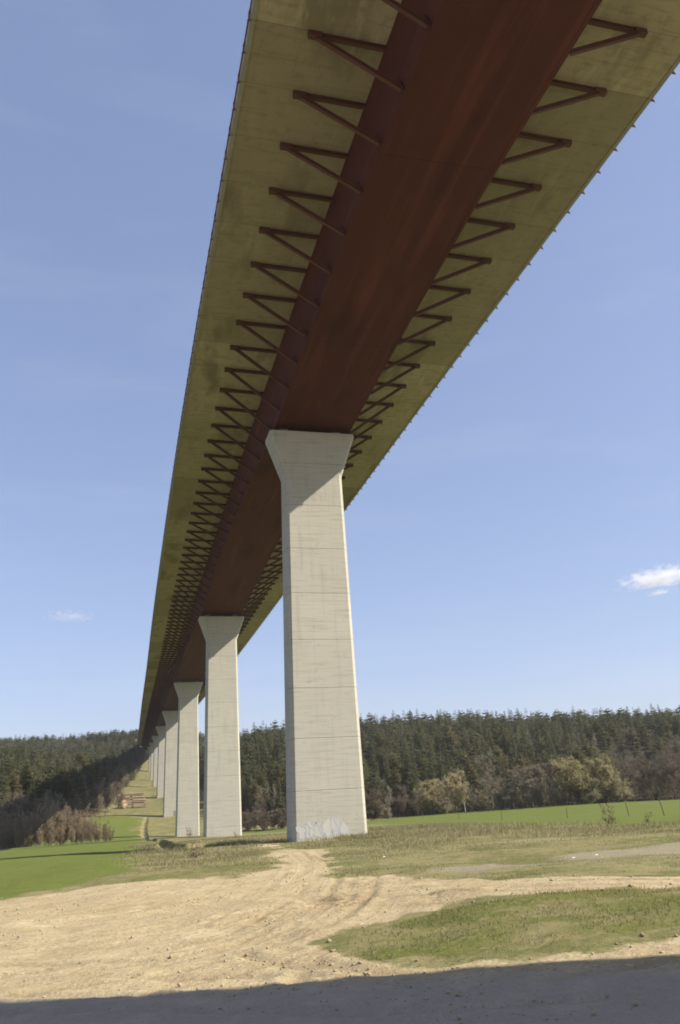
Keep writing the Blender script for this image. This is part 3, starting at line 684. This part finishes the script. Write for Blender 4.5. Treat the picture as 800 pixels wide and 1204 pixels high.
FRONT = []
def front(name, pr, px, D, h, ph, label, cat, group=None, wide=1.):
    x, y = at_px(px, D); put_tree(name, pr, x, y, h/ph, label, cat, group, wide=wide); FRONT.append((x, y))
front('bare_shrub', SHR[2], 437, 262, 10.5, 9, 'reddish brown leafless shrub right beside the graffitied pier', 'shrub', wide=1.1)
front('bare_shrub', SHR[1], 455, 258, 5.0, 9, 'small low leafless shrub between the reddish shrub and the pale willow', 'shrub', wide=1.3)
front('willow', WIL[2], 506, 262, 12.0, 11, 'pale olive budding willow with round crown, first from the graffitied pier', 'willow', wide=1.3)
front('willow', WIL[3], 532, 268, 13.0, 11, 'taller pale olive budding willow just left of the white birch', 'willow', wide=1.3)
front('birch', BIR[0], 547, 300, 18.5, 18, 'slender white stemmed birch standing behind the pale willows', 'birch')
front('bare_tree', BAR[1], 580, 262, 17, 15, 'tall pale leafless tree with wide forked crown right of the birch', 'tree', wide=1.15)
front('bare_tree', BAR[0], 604, 268, 15.5, 15, 'brown leafless tree right of the tall forked tree', 'tree')
front('bare_shrub', SHR[0], 625, 254, 14.5, 9, 'broad brown leafless shrub left of the yellow willows', 'shrub', wide=1.3)
front('bare_shrub', SHR[2], 648, 258, 14, 9, 'dark brown leafless shrub touching the yellow willow', 'shrub', wide=1.25)
front('willow', WIL[0], 676, 244, 13, 11, 'left of the two yellow green budding willows behind the field', 'willow', wide=1.3)
front('willow', WIL[1], 712, 247, 12.8, 11, 'right of the two yellow green budding willows behind the field', 'willow', wide=1.3)
front('bare_shrub', SHR[1], 612, 250, 8.5, 9, 'low pale leafless shrub at the foot of the broad brown one', 'shrub', wide=1.3)
front('bare_shrub', SHR[1], 566, 258, 7, 9, 'low pale leafless shrub under the tall forked tree', 'shrub', wide=1.2)
for px, D, h, lb in ((592,250,8.5,'low pale leafless shrub between the forked tree and the broad brown shrub'),(636,247,9,'pale leafless shrub in front of the two brown shrubs'),(660,243,8,'low pale shrub at the left foot of the yellow willows'),(695,242,7.5,'low pale shrub between the trunks of the two yellow willows'),(731,246,9.5,'pale grey brown shrub right of the yellow willows'),(522,256,5.5,'low pale shrub below the two pale willows')):
    front('bare_shrub', SHR[1], px, D, h, 9, lb, 'shrub', wide=1.3)
for k, (px, D, h) in enumerate([(742,285,13),(757,300,16),(770,275,14),(784,290,16),(797,282,15),(812,290,16),(728,310,15),(748,325,17),(775,330,18),(795,335,18)]):
    front('bare_tree', BAR[(0,2,0,3)[k % 4]], px, D, h, 15, 'brown leafless tree in the thicket behind the right end of the field', 'tree', 'brown thicket trees at the right end of the field', wide=1.25)
LS = [(28,246,10.5),(42,243,12),(56,240,11.5),(68,246,13),(80,243,11.5),(92,240,9.5),(104,246,9),(115,243,8),(125,247,6.5),(16,252,11),(48,256,12.5),(75,258,12.5),(98,256,10),(62,252,12),(24,240,6),(36,238,6.5),(50,236,6),(63,236,7),(74,238,6.5),(87,236,6),(98,238,5.5),(109,238,6),(118,239,5),(127,241,4.5),(132,244,4.5),(8,246,8),(33,250,11),(90,250,10.5),(110,252,9)]
for k, (px, D, h) in enumerate(LS):
    front('bare_shrub', THK[k % 3], px, D, h, 10, 'leafless shrub in the sunlit thicket at the left edge of the green meadow', 'shrub', 'sunlit thicket shrubs on the left meadow edge', wide=.9)
front('birch', BIR[1], 65, 248, 13, 18, 'thin white stemmed birch rising in the sunlit left thicket', 'birch')
for k, (px, D, h) in enumerate([(103,428,13),(110,432,14),(117,436,15),(124,430,15),(131,440,16),(137,445,16),(143,450,15),(127,452,15),(112,448,14)]):
    front('bare_tree', BAR[(1,3,1,0)[k % 4]], px, D, h, 15, 'pale thin leafless tree in the row left of the log piles', 'tree', 'pale bare trees beside the log piles', wide=.75)
for k, (px, D, h) in enumerate([(290,322,8),(300,326,9),(311,320,8),(321,324,9),(331,322,8.5),(342,324,9),(280,326,8)]):
    front('bare_shrub', SHR[(2,0)[k % 2]], px, D, h, 9, 'brown leafless shrub at the forest foot seen between the two nearest piers', 'shrub', 'shrubs between the nearest piers')
front('bare_tree', BAR[2], 118, 590, 19, 15, 'orange brown leafless tree on the left skyline near the viaduct end', 'tree', wide=1.1)
# low scrub by the fence and at the pier feet
def scrub(px, py, h, pr, label, wide=1.2):
    x, y = ground_at(px, py); put_tree('bare_bush', pr, x, y, h/9, label, 'bush', wide=wide); FRONT.append((x, y))
scrub(716, 972, 2.4, SHR[3], 'low reddish twiggy bush by the fence posts in front of the right field')
scrub(762, 970, 1.3, SHR[3], 'tiny twiggy bush between the two rightmost fence posts')
scrub(232, 1010, 1.6, SHR[3], 'grey twiggy bush on the dry grass mound left of the looping track', 1.8)
scrub(222, 985, 2.6, SHR[3], 'thin reddish sapling clump at the foot of the third pier')
scrub(278, 986, 1.2, SHR[3], 'small reddish bush at the right foot of the second pier')

# forests: candidates on a jittered grid, the ones that show largest become things, the rest one mass
def inside(P, x, y): return sdf(x, y, P) > 0
cand = []
for P, step, side in ((FOREST_L, 5.1, 'L'), (FOREST_R, 5.0, 'R')):
    xs = np.arange(-420 if side == 'L' else 40, 112 if side == 'L' else 640, step); yg = np.arange(225, 990, step)
    yg = np.arange(225, 1080, step) if side == 'L' else yg; gx, gy = np.meshgrid(xs, yg); gx = (gx+RNG.uniform(-2.6, 2.6, gx.shape)).ravel(); gy = (gy+RNG.uniform(-2.6, 2.6, gy.shape)).ravel()
    ok = inside(P, gx, gy); gx, gy = gx[ok], gy[ok]; gz = tz(gx, gy)
    (pp, dep) = pix_proj(np.stack([gx, gy, gz+12], 1)); ok = (pp[:, 0] > -60) & (pp[:, 0] < 860) & (dep > 0)
    ok &= np.hypot(gx, gy) < (1085 if side == 'L' else 860)
    for x, y, z, e in zip(gx[ok], gy[ok], gz[ok], sdf(gx[ok], gy[ok], P)):
        cand.append((x, y, z, e, side))
trees = []
for x, y, z, e, side in cand:
    if min((x-a)**2+(y-b)**2 for a, b in FRONT) < 16: continue
    n = float(vnoise(x, y, 55, 31)); u = random.random()
    if side == 'L':
        bare_p = .95 if y < 400 and z < 10 else (.55 if z < 18 and x < -60 else .14+.5*(n > .7))
    else:
        lo = x > 210 and z < 13
        bare_p = .92 if lo else (.45 if e < 9 else .14+.36*(n > .62))
    if u < bare_p: kind = 'birch' if random.random() < (.35 if side == 'R' and not (x > 210 and z < 13) else .12) else 'bare'
    else: kind = 'pine' if (random.random() < (.33 if n < .5 else .6)) else 'spruce'
    k = random.randrange(5); h = {'spruce': SPR_H[k % 5], 'pine': PIN_H[k % 3], 'bare': 15., 'birch': 18.}[kind]
    sc = random.uniform(.70, .96)*(.93 if side == 'L' else 1.)*(.78 if e < 5 and kind in ('spruce','pine') else 1.)
    if kind == 'bare' and z > 12: sc *= 1.25
    trees.append([x, y, z, kind, k, sc, h*sc, side])
# painter's pass: which show largest
W_, H_ = 400, 200; buf = np.full((H_, W_), -1, int); zb_ = np.full((H_, W_), 1e9)
order = sorted(range(len(trees)), key=lambda i: trees[i][0]**2+trees[i][1]**2)
T = np.array([[t[0], t[1], t[2], t[6]] for t in trees]); top, dp = pix_proj(np.stack([T[:, 0], T[:, 1], T[:, 2]+T[:, 3]], 1)); bot, _ = pix_proj(T[:, :3])
blocked = np.zeros((H_, W_), bool)
def blk(x0, x1): blocked[:, max(0, int(x0/2)):int(x1/2)+1] = True
blk(336, 424); blk(241, 283); blk(160, 236)
for i in order:
    hpx = (bot[i, 1]-top[i, 1]); wd = hpx*.15; y0 = (top[i, 1]-800)
    for r_ in range(max(0, int(y0)), min(H_, int(bot[i, 1]-800))):
        fr = (r_-y0)/max(hpx, 1); ww = wd*min(1, fr*1.5+.05); a = int((top[i, 0]-ww)/2); b_ = int((top[i, 0]+ww)/2)+1
        a = max(a, 0); b_ = min(b_, W_)
        if a < b_:
            seg = buf[r_, a:b_]; m_ = (seg < 0) & ~blocked[r_, a:b_]; seg[m_] = i
vis = np.bincount(buf[buf >= 0].ravel(), minlength=len(trees))
chosen = set()
LAB = {('spruce','L'): ('dark green spruce in the forest on the left hillside', 'spruce', 'spruces on the left hillside'),
       ('spruce','R'): ('dark green spruce in the forest on the hillside right of the piers', 'spruce', 'spruces on the right hillside'),
       ('pine','L'): ('olive green pine in the forest on the left hillside', 'pine', 'pines on the left hillside'),
       ('pine','R'): ('olive green pine in the forest on the hillside right of the piers', 'pine', 'pines on the right hillside'),
       ('bare','L'): ('brown leafless tree in the wood on the left hillside', 'tree', 'bare trees on the left hillside'),
       ('bare','R'): ('brown leafless tree in the wood on the hillside right of the piers', 'tree', 'bare trees on the right hillside'),
       ('birch','L'): ('pale stemmed birch in the wood on the left hillside', 'birch', 'birches on the left hillside'),
       ('birch','R'): ('pale stemmed birch in the wood on the hillside right of the piers', 'birch', 'birches on the right hillside')}
for kinds, cap in ((('spruce','pine'), 290), (('bare','birch'), 230)):
    ids = sorted([i for i in range(len(trees)) if trees[i][3] in kinds and vis[i] > 25], key=lambda i: -vis[i])[:cap]; chosen |= set(ids)
NAME = {'spruce': 'spruce_tree', 'pine': 'pine_tree', 'bare': 'bare_tree', 'birch': 'birch_tree'}
for i in sorted(chosen):
    x, y, z, kind, k, sc, h, side = trees[i]; pr = {'spruce': SPR[k % 5], 'pine': PIN[k % 3], 'bare': BAR[k % 4], 'birch': BIR[k % 2]}[kind]
    lab, cat, grp = LAB[(kind, side)]
    put_tree(NAME[kind], pr, x, y, sc, lab, cat, grp, zoff=-.2, wide=random.uniform(.9, 1.15))
# the mass behind
def arr(me):
    v = np.zeros(len(me.vertices)*3); me.vertices.foreach_get('co', v); return v.reshape(-1, 3)
def stuff_proto(tc):
    out = []
    for mb in tc:
        fs = [f for f in mb.f]; tri = []
        for f in fs:
            for j in range(1, len(f)-1): tri.append((f[0], f[j], f[j+1]))
        out.append((np.array(mb.v), np.array(tri)))
    return out
LOD = {'spruce': [stuff_proto(spruce(h, 200+i, 17, 7, lod=0)) for i, h in enumerate(SPR_H)], 'pine': [stuff_proto(spruce(h, 220+i, 11, 8, True, lod=0)) for i, h in enumerate(PIN_H)],
       'bare': [stuff_proto(bare(15, 240+i, 1, .36, 15, 6, 7, .13)) for i in range(2)], 'birch': [stuff_proto(bare(18, 250+i, 1, .2, 15, 6, 7, .11, up=1.1, thick=.007)) for i in range(2)]}
acc = {'needle': [[], [], 0], 'twig': [[], [], 0]}
for i, t in enumerate(trees):
    if i in chosen: continue
    x, y, z, kind, k, sc, h, side = t; pl = LOD[kind][k % len(LOD[kind])]; a = random.uniform(0, 6.28); R_ = np.array([[math.cos(a), -math.sin(a), 0], [math.sin(a), math.cos(a), 0], [0, 0, 1]])*sc
    for j, (v, tri) in enumerate(pl):
        A_ = acc['needle' if (j == 1 and kind in ('spruce','pine')) else 'twig']; A_[0].append(v@R_.T+np.array([x, y, z-.2])); A_[1].append(tri+A_[2]); A_[2] += len(v)
mass = None
for key, nm, mat, lab, cat in (('needle', 'conifer_wood', MAT['spruce_far'], 'mass of dark conifers filling the wooded hillsides behind the nearer trees', 'forest'), ('twig', 'leafless_wood', MAT['twig'], 'mass of brown leafless branches and trunks deeper in the woods', 'forest')):
    A_ = acc[key]
    if A_[0]:
        me = big_mesh(nm, np.concatenate(A_[0]), np.concatenate(A_[1]).ravel(), mat, 3); tag(link(nm, me), lab, cat, kind='stuff')
print('TREES', len(trees), 'chosen', len(chosen), 'braces', nb, 'posts', npst)

# ------------------------------------------------------------------ grass, stones
def blades(name, x, y, hgt, wid, mat, lab, cat, lean=.5):
    n = len(x); z = tz(x, y); a = RNG.uniform(0, 2*np.pi, n); la = RNG.uniform(0, 2*np.pi, n); ll = RNG.uniform(0, lean, n)*hgt
    ca, sa = np.cos(a)*wid/2, np.sin(a)*wid/2
    V = np.empty((n, 3, 3)); V[:, 0] = np.stack([x-ca, y-sa, z-.02], 1); V[:, 1] = np.stack([x+ca, y+sa, z-.02], 1)
    V[:, 2] = np.stack([x+np.cos(la)*ll, y+np.sin(la)*ll, z+hgt], 1)
    o = link(name, big_mesh(name, V.reshape(-1, 3), np.arange(n*3), mat, 3)); tag(o, lab, cat, kind='stuff'); return o
def sample(n, x0, x1, y0, y1, dens):
    x = RNG.uniform(x0, x1, n); y = RNG.uniform(y0, y1, n); k = RNG.random(n) < dens(x, y); return x[k], y[k]
def inview(x, y, m=40):
    pp, d = pix_proj(np.stack([x, y, np.full(len(x), -3.3)], 1)); return (pp[:, 0] > -m) & (pp[:, 0] < 800+m) & (d > 0) & (pp[:, 1] < 1240)
# near green patch
x, y = sample(420000, -6, 40, 8, 40, lambda x, y: np.where(inview(x, y), np.clip(zone_fields(x, y)['lush']*1.5-.3, 0, 1)*np.clip(vnoise(x, y, 1.3, 41)*.8+vnoise(x, y, .45, 42)*.8-.35, .04, 1), 0))
d = np.hypot(x, y); sp = RNG.random(len(x)); isd = sp < .25+.55*vnoise(x, y, 1.9, 77)
blades('short_grass', x[~isd], y[~isd], RNG.uniform(.02, .075, (~isd).sum()), .012+.0006*d[~isd], MAT['greengrass'], 'short green grass on the patch inside the track bend', 'grass', 1.0)
blades('withered_grass', x[isd], y[isd], RNG.uniform(.02, .10, isd.sum()), .010+.0005*d[isd], MAT['drygrass'], 'withered straw mixed into the green grass patch', 'grass', 1.3)
# rough dry grass between track and piers
def rough(x, y):
    z = zone_fields(x, y); return np.where(inview(x, y), np.clip(1-z['sand']*1.9, 0, 1)*np.clip(1-z['lush']*2, 0, 1)*np.clip(1-z['green']*1.3, 0, 1)*np.clip(1-z['gravel']*1.3, 0, 1)*(.06+.94*np.clip(vnoise(x, y, 3.2, 43)*1.6-.35, 0, 1)), 0)
x, y = sample(900000, -30, 120, 26, 140, rough); d = np.hypot(x, y); tall = np.clip((d-42)/30, .22, 1)*(.5+vnoise(x, y, 9, 44))
gsel = RNG.random(len(x)) < np.clip(vnoise(x, y, 7, 45)*1.3-.35, .06, .7)
blades('tall_dry_grass', x[~gsel], y[~gsel], RNG.uniform(.10, .42, (~gsel).sum())*tall[~gsel], .012+.00045*d[~gsel], MAT['drygrass'], 'tall straw coloured grass around the pier feet and along the fence', 'grass', .7)
blades('rough_green_grass', x[gsel], y[gsel], RNG.uniform(.06, .22, gsel.sum())*tall[gsel], .012+.0005*d[gsel], MAT['greengrass'], 'green tussocks among the dry grass below the viaduct', 'grass', .8)
# stones and clods on the sand
ico = np.array([(0,0,1),(.9,0,.25),(.28,.85,.2),(-.72,.53,.3),(-.72,-.53,.2),(.28,-.85,.3),(0,0,-.6)], float); it = np.array([(0,1,2),(0,2,3),(0,3,4),(0,4,5),(0,5,1),(6,2,1),(6,3,2),(6,4,3),(6,5,4),(6,1,5)])
x, y = sample(220000, -25, 45, 9, 70, lambda x, y: np.where(inview(x, y), np.clip(zone_fields(x, y)['sand']*1.3, 0, 1)*(.03+.4*np.clip(vnoise(x, y, 2.3, 51)*2-1.1, 0, 1)), 0))
n = len(x); s = np.minimum(RNG.gamma(1.5, .008, n)+.008, .05); z = tz(x, y); V = ico[None]*(s[:, None, None]*RNG.uniform(.6, 1.4, (n, 7, 3)))+np.stack([x, y, z+s*.2], 1)[:, None]
F = (it[None]+(np.arange(n)*7)[:, None, None]).reshape(-1)
tag(link('loose_stones', big_mesh('loose_stones', V.reshape(-1, 3), F, MAT['stone'], 3)), 'loose pebbles and dirt clods scattered over the sandy track', 'stones', kind='stuff')

cl = []
for P in RUTS:
    for (ax, ay), (bx, by) in zip(P[:-1], P[1:]):
        for _ in range(int(math.hypot(bx-ax, by-ay)*5)): t = random.random(); cl.append((ax+(bx-ax)*t+random.gauss(0,.13), ay+(by-ay)*t+random.gauss(0,.10), random.uniform(.012,.05)))
bx_, by_ = sample(30000, -6, 34, 14, 60, lambda x, y: np.where(inview(x, y), np.clip(1-np.abs(sdf(x, y, YARD))/1.1, 0, 1)*.10*np.clip(vnoise(x, y, 4, 61)*2-.9, 0, 1)+np.clip(1-np.abs(sdf(x, y, LUSH))/.5, 0, 1)*.10, 0))
cl += [(a, b_, random.uniform(.02,.07)) for a, b_ in zip(bx_, by_)]
C_ = np.array(cl); n = len(C_); z = tz(C_[:, 0], C_[:, 1]); V = ico[None]*(C_[:, 2][:, None, None]*RNG.uniform(.5, 1.5, (n, 7, 3))*np.array([1.3,1,.8]))+np.stack([C_[:, 0], C_[:, 1], z+C_[:, 2]*.15], 1)[:, None]
tag(link('dirt_clods', big_mesh('dirt_clods', V.reshape(-1, 3), (it[None]+(np.arange(n)*7)[:, None, None]).reshape(-1), MAT['clod'], 3)), 'broken earth clods along the wheel ruts and the torn grass edge', 'clods', kind='stuff')

# ------------------------------------------------------------------ small things
def post(px, D, h, tilt, label):
    r = pix_ray(px, 960); r = r/np.hypot(r[0], r[1]); x, y = float(r[0]*D), float(r[1]*D); z = float(tz(x, y))
    b = MB(); b.tube([(0,0,-.3),(tilt*h*.5,0,h*.5),(tilt*h,.02,h)], [.06,.052,.046], 7); b.tube([(tilt*h-.005,.02,h),(tilt*h,.02,h+.06)], [.046,.015], 7)
    o = b.build('fence_post', MAT['post']); o.location = (x, y, z); tag(o, label, 'fence post', 'wooden posts along the right field')
post(782, 106, 2.0, -.22, 'leaning dark fence post furthest right before the green field')
post(740, 124, 1.7, -.12, 'thin slanting fence post second from the right before the field')
post(667, 141, 1.5, .05, 'short fence post in the gap left of the reddish bush')
post(590, 168, 1.6, .02, 'small upright fence post before the field below the forked tree')
post(540, 206, 1.6, -.03, 'small distant fence post below the white birch')
post(497, 235, 1.5, .02, 'tiny distant fence post below the pale willow nearest the pier')
post(467, 264, 1.5, 0, 'tiny fence post furthest left, nearest the graffitied pier')
for px, py, s, lab in ((702,1008,.08,'small white scrap lying on the right gravel patch edge'),(675,1014,.08,'small white scrap lying on the grass left of the gravel'),(452,1010,.08,'small white scrap lying on the dry grass right of the pier')):
    x, y = ground_at(px, py); b = MB(); b.add(ico*np.array([s*1.3, s, s*.7]), [tuple(t) for t in it]); o = b.build('litter', MAT['white']); o.location = (x, y, float(tz(x, y))+s*.4+.08); tag(o, lab, 'litter')

def log_pile(x, y, rz, L, rows, base_n, label, seed, dia=.5):
    r = random.Random(seed); o = empty('log_pile', (x, y, float(tz(x, y))), rz); tag(o, label, 'log pile', 'log piles on the slope under the viaduct')
    for k in range(rows):
        n = max(2, base_n-int(k*.62))
        for j in range(n):
            d = dia*r.uniform(.62, 1.12); z = dia*.5+k*dia*.87+r.uniform(-.05,.05); yy = (j-(n-1)/2)*dia+(dia*.5 if k % 2 else 0)+r.uniform(-.04,.04)
            lx = L*r.uniform(.94, 1.04); sh = r.uniform(-.6,.6); b = MB(); n0 = 9
            b.tube([(-lx/2+sh,yy,z),(lx/2+sh,yy+r.uniform(-.05,.05),z)], [d/2,d/2*.93], n0)
            b.m[-2:] = [1, 1]
            b.build('log', [MAT['logs'], MAT['logend']], o)
    return o
def corridor(px, Y):
    r = pix_ray(px, 930); r = r*(Y/r[1]); return float(r[0]), Y
for px, Y, rz, L, rows, bn, lab, sd in (
    (164.0, 466, .03, 6.2, 9, 9, 'nearest right log pile of stacked brown trunks on the slope', 1),
    (163.4, 492, -.03, 6.2, 9, 8, 'second right log pile, behind the nearest brown one', 2),
    (162.6, 520, .02, 6.0, 9, 8, 'topmost right log pile, highest up the grass slope', 3),
    (144.6, 466, 1.15, 5.2, 9, 8, 'nearest left log pile showing bright yellow cut ends', 4),
    (147.8, 492, .05, 5.4, 9, 8, 'left log pile behind the bright yellow cut ends', 5),
    (149.8, 522, -.05, 7.0, 8, 7, 'topmost left log pile, pale trunks beside the dark gap', 6)):
    x, y = corridor(px, Y); log_pile(x, y, rz, L, rows, bn, lab, sd)

# road sign at the far end of the deck
xs_, ys_ = float(xc(905))-14.0, 905.; zs_ = float(zd(905))+.5
o = empty('road_sign', (xs_, ys_, zs_)); b = MB(); b.tube([(0,0,0),(0,0,4.2)], [.12,.1], 8); b.build('pole', MAT['bearing'], o); b = MB(); b.box((-3.2,-.1,2.2),(.4,-.16,4.2)); b.build('sign_panel', MAT['bearing'], o)
tag(o, 'small dark sign sticking out at the far left end of the viaduct deck', 'road sign')

# ------------------------------------------------------------------ clouds
def cloud(px, py, D, size, label, dens, seed, lo=.42):
    r = pix_ray(px, py); r /= np.linalg.norm(r); c = r*D
    me = bpy.data.meshes.new('cloud'); import bmesh
    bm = bmesh.new(); bmesh.ops.create_icosphere(bm, subdivisions=4, radius=1)
    for v in bm.verts:
        n = 1+.22*math.sin(v.co.x*5+seed)*math.cos(v.co.y*4+seed)+.12*math.sin(v.co.z*9+v.co.x*7)
        v.co = Vector((v.co.x*size[0]*n, v.co.y*size[1]*n, v.co.z*size[2]*n*(1 if v.co.z > 0 else .55)))
    bm.to_mesh(me); bm.free()
    m = bpy.data.materials.new('cloud_vapour'); m.use_nodes = True; t = m.node_tree; t.nodes.clear()
    out = t.nodes.new('ShaderNodeOutputMaterial'); pv = t.nodes.new('ShaderNodeVolumePrincipled'); pv.inputs['Color'].default_value = (1,1,1,1); pv.inputs['Anisotropy'].default_value = .2
    tc = t.nodes.new('ShaderNodeTexCoord'); nz = t.nodes.new('ShaderNodeTexNoise'); nz.inputs['Scale'].default_value = 3.2/size[0]*1.6; nz.inputs['Detail'].default_value = 6; nz.inputs['Roughness'].default_value = .62
    mp = t.nodes.new('ShaderNodeMapping'); mp.inputs['Location'].default_value = (seed*37, seed*11, 0); mp.inputs['Scale'].default_value = (1, 1, 1.9)
    ln = t.nodes.new('ShaderNodeVectorMath'); ln.operation = 'MULTIPLY'; ln.inputs[1].default_value = (1/size[0], 1/size[1], 1/size[2]); le = t.nodes.new('ShaderNodeVectorMath'); le.operation = 'LENGTH'
    t.links.new(tc.outputs['Object'], mp.inputs['Vector']); t.links.new(mp.outputs[0], nz.inputs['Vector']); t.links.new(tc.outputs['Object'], ln.inputs[0]); t.links.new(ln.outputs[0], le.inputs[0])
    a = t.nodes.new('ShaderNodeMath'); a.operation = 'MULTIPLY_ADD'; a.inputs[1].default_value = -.33; t.links.new(le.outputs['Value'], a.inputs[0]); t.links.new(nz.outputs['Fac'], a.inputs[2])
    mr = t.nodes.new('ShaderNodeMapRange'); mr.inputs['From Min'].default_value = lo-.16; mr.inputs['From Max'].default_value = lo+.20; mr.inputs['To Max'].default_value = dens; t.links.new(a.outputs[0], mr.inputs['Value'])
    t.links.new(mr.outputs[0], pv.inputs['Density']); t.links.new(pv.outputs[0], out.inputs['Volume'])
    me.materials.append(m); o = link('cloud', me); o.location = c; o.rotation_euler = (0, 0, .27); tag(o, label, 'cloud')
    o.rotation_euler[1] = rad(-8) if px > 400 else 0
cloud(776, 680, 3000, (185, 130, 48), 'white puffy cloud low in the right sky', .024, 1)
cloud(775, 697, 2950, (55, 45, 14), 'small white cloud wisp just below the puffy right cloud', .03, 2)
cloud(83, 725, 3000, (105, 80, 26), 'faint small cloud low in the left sky', .010, 3)

# ------------------------------------------------------------------ light and sky
EL = rad(38.3); AZ = math.atan2(.899, -.438)
sv = Vector((math.sin(AZ)*math.cos(EL), math.cos(AZ)*math.cos(EL), math.sin(EL)))
sun = bpy.data.lights.new('sun', 'SUN'); sun.energy = 4.5; sun.angle = rad(.53); sun.color = (1, .915, .76)
so = link('sun', sun); so.rotation_euler = sv.to_track_quat('Z', 'Y').to_euler()
w = bpy.data.worlds.new('World'); SC.world = w; w.use_nodes = True; wt = w.node_tree; bg = wt.nodes['Background']
sky = wt.nodes.new('ShaderNodeTexSky'); sky.sky_type = 'NISHITA'; sky.sun_disc = False; sky.sun_elevation = EL; sky.sun_rotation = AZ
sky.altitude = 350; sky.air_density = 1.0; sky.dust_density = 1.4; sky.ozone_density = 1.6
bg.inputs['Strength'].default_value = .115
gm = wt.nodes.new('ShaderNodeGamma'); gm.inputs['Gamma'].default_value = .58          # hazy spring sky: flatter than the clear-air model
tint = wt.nodes.new('ShaderNodeMix'); tint.data_type = 'RGBA'; tint.blend_type = 'MULTIPLY'; tint.inputs[0].default_value = 1; tint.inputs[7].default_value = (1.20, 1.24, 1.51, 1)
wt.links.new(sky.outputs[0], gm.inputs['Color']); wt.links.new(gm.outputs[0], tint.inputs[6]); 
tcw = wt.nodes.new('ShaderNodeTexCoord'); mpw = wt.nodes.new('ShaderNodeMapping'); mpw.inputs['Rotation'].default_value = (0, .12, .5); mpw.inputs['Scale'].default_value = (1.6, 2.2, 9)
wn = wt.nodes.new('ShaderNodeTexNoise'); wn.inputs['Scale'].default_value = 1.7; wn.inputs['Detail'].default_value = 7; wn.inputs['Roughness'].default_value = .6; wn.inputs['Distortion'].default_value = .6
wr = wt.nodes.new('ShaderNodeMapRange'); wr.inputs['From Min'].default_value = .5; wr.inputs['From Max'].default_value = .85; wr.inputs['To Max'].default_value = .055
cir = wt.nodes.new('ShaderNodeMix'); cir.data_type = 'RGBA'; cir.inputs[7].default_value = (5.6, 5.7, 5.9, 1)      # thin high cirrus
for a_, b_ in ((tcw.outputs['Generated'], mpw.inputs['Vector']), (mpw.outputs[0], wn.inputs['Vector']), (wn.outputs['Fac'], wr.inputs['Value']), (wr.outputs[0], cir.inputs[0]), (tint.outputs[2], cir.inputs[6]), (cir.outputs[2], bg.inputs['Color'])): wt.links.new(a_, b_)
SC.view_settings.view_transform = 'Standard'; SC.view_settings.look = 'None'; SC.view_settings.gamma = 1; SC.view_settings.exposure = .96
SC.view_settings.use_curve_mapping = False
SC.cycles.max_bounces = 6; SC.cycles.diffuse_bounces = 4; SC.cycles.volume_bounces = 4
SC.render.film_transparent = False

hz = MB(); hz.box((-1620, -1000, -40), (1620, 1800, 135)); ho = hz.build('haze', None); ho.data.materials.clear()
hm = bpy.data.materials.new('thin_haze'); hm.use_nodes = True; ht_ = hm.node_tree; ht_.nodes.clear(); hout = ht_.nodes.new('ShaderNodeOutputMaterial'); hv = ht_.nodes.new('ShaderNodeVolumePrincipled')
hv.inputs['Color'].default_value = (.93, .96, 1, 1); hv.inputs['Density'].default_value = .00009; hv.inputs['Anisotropy'].default_value = .3
ht_.links.new(hv.outputs[0], hout.inputs['Volume']); ho.data.materials.append(hm); tag(ho, 'thin bluish spring haze over the valley', 'haze', kind='stuff')

SC.cycles.use_denoising = True
SC.cycles.pixel_filter_type = 'BLACKMAN_HARRIS'; SC.cycles.filter_width = 1.8
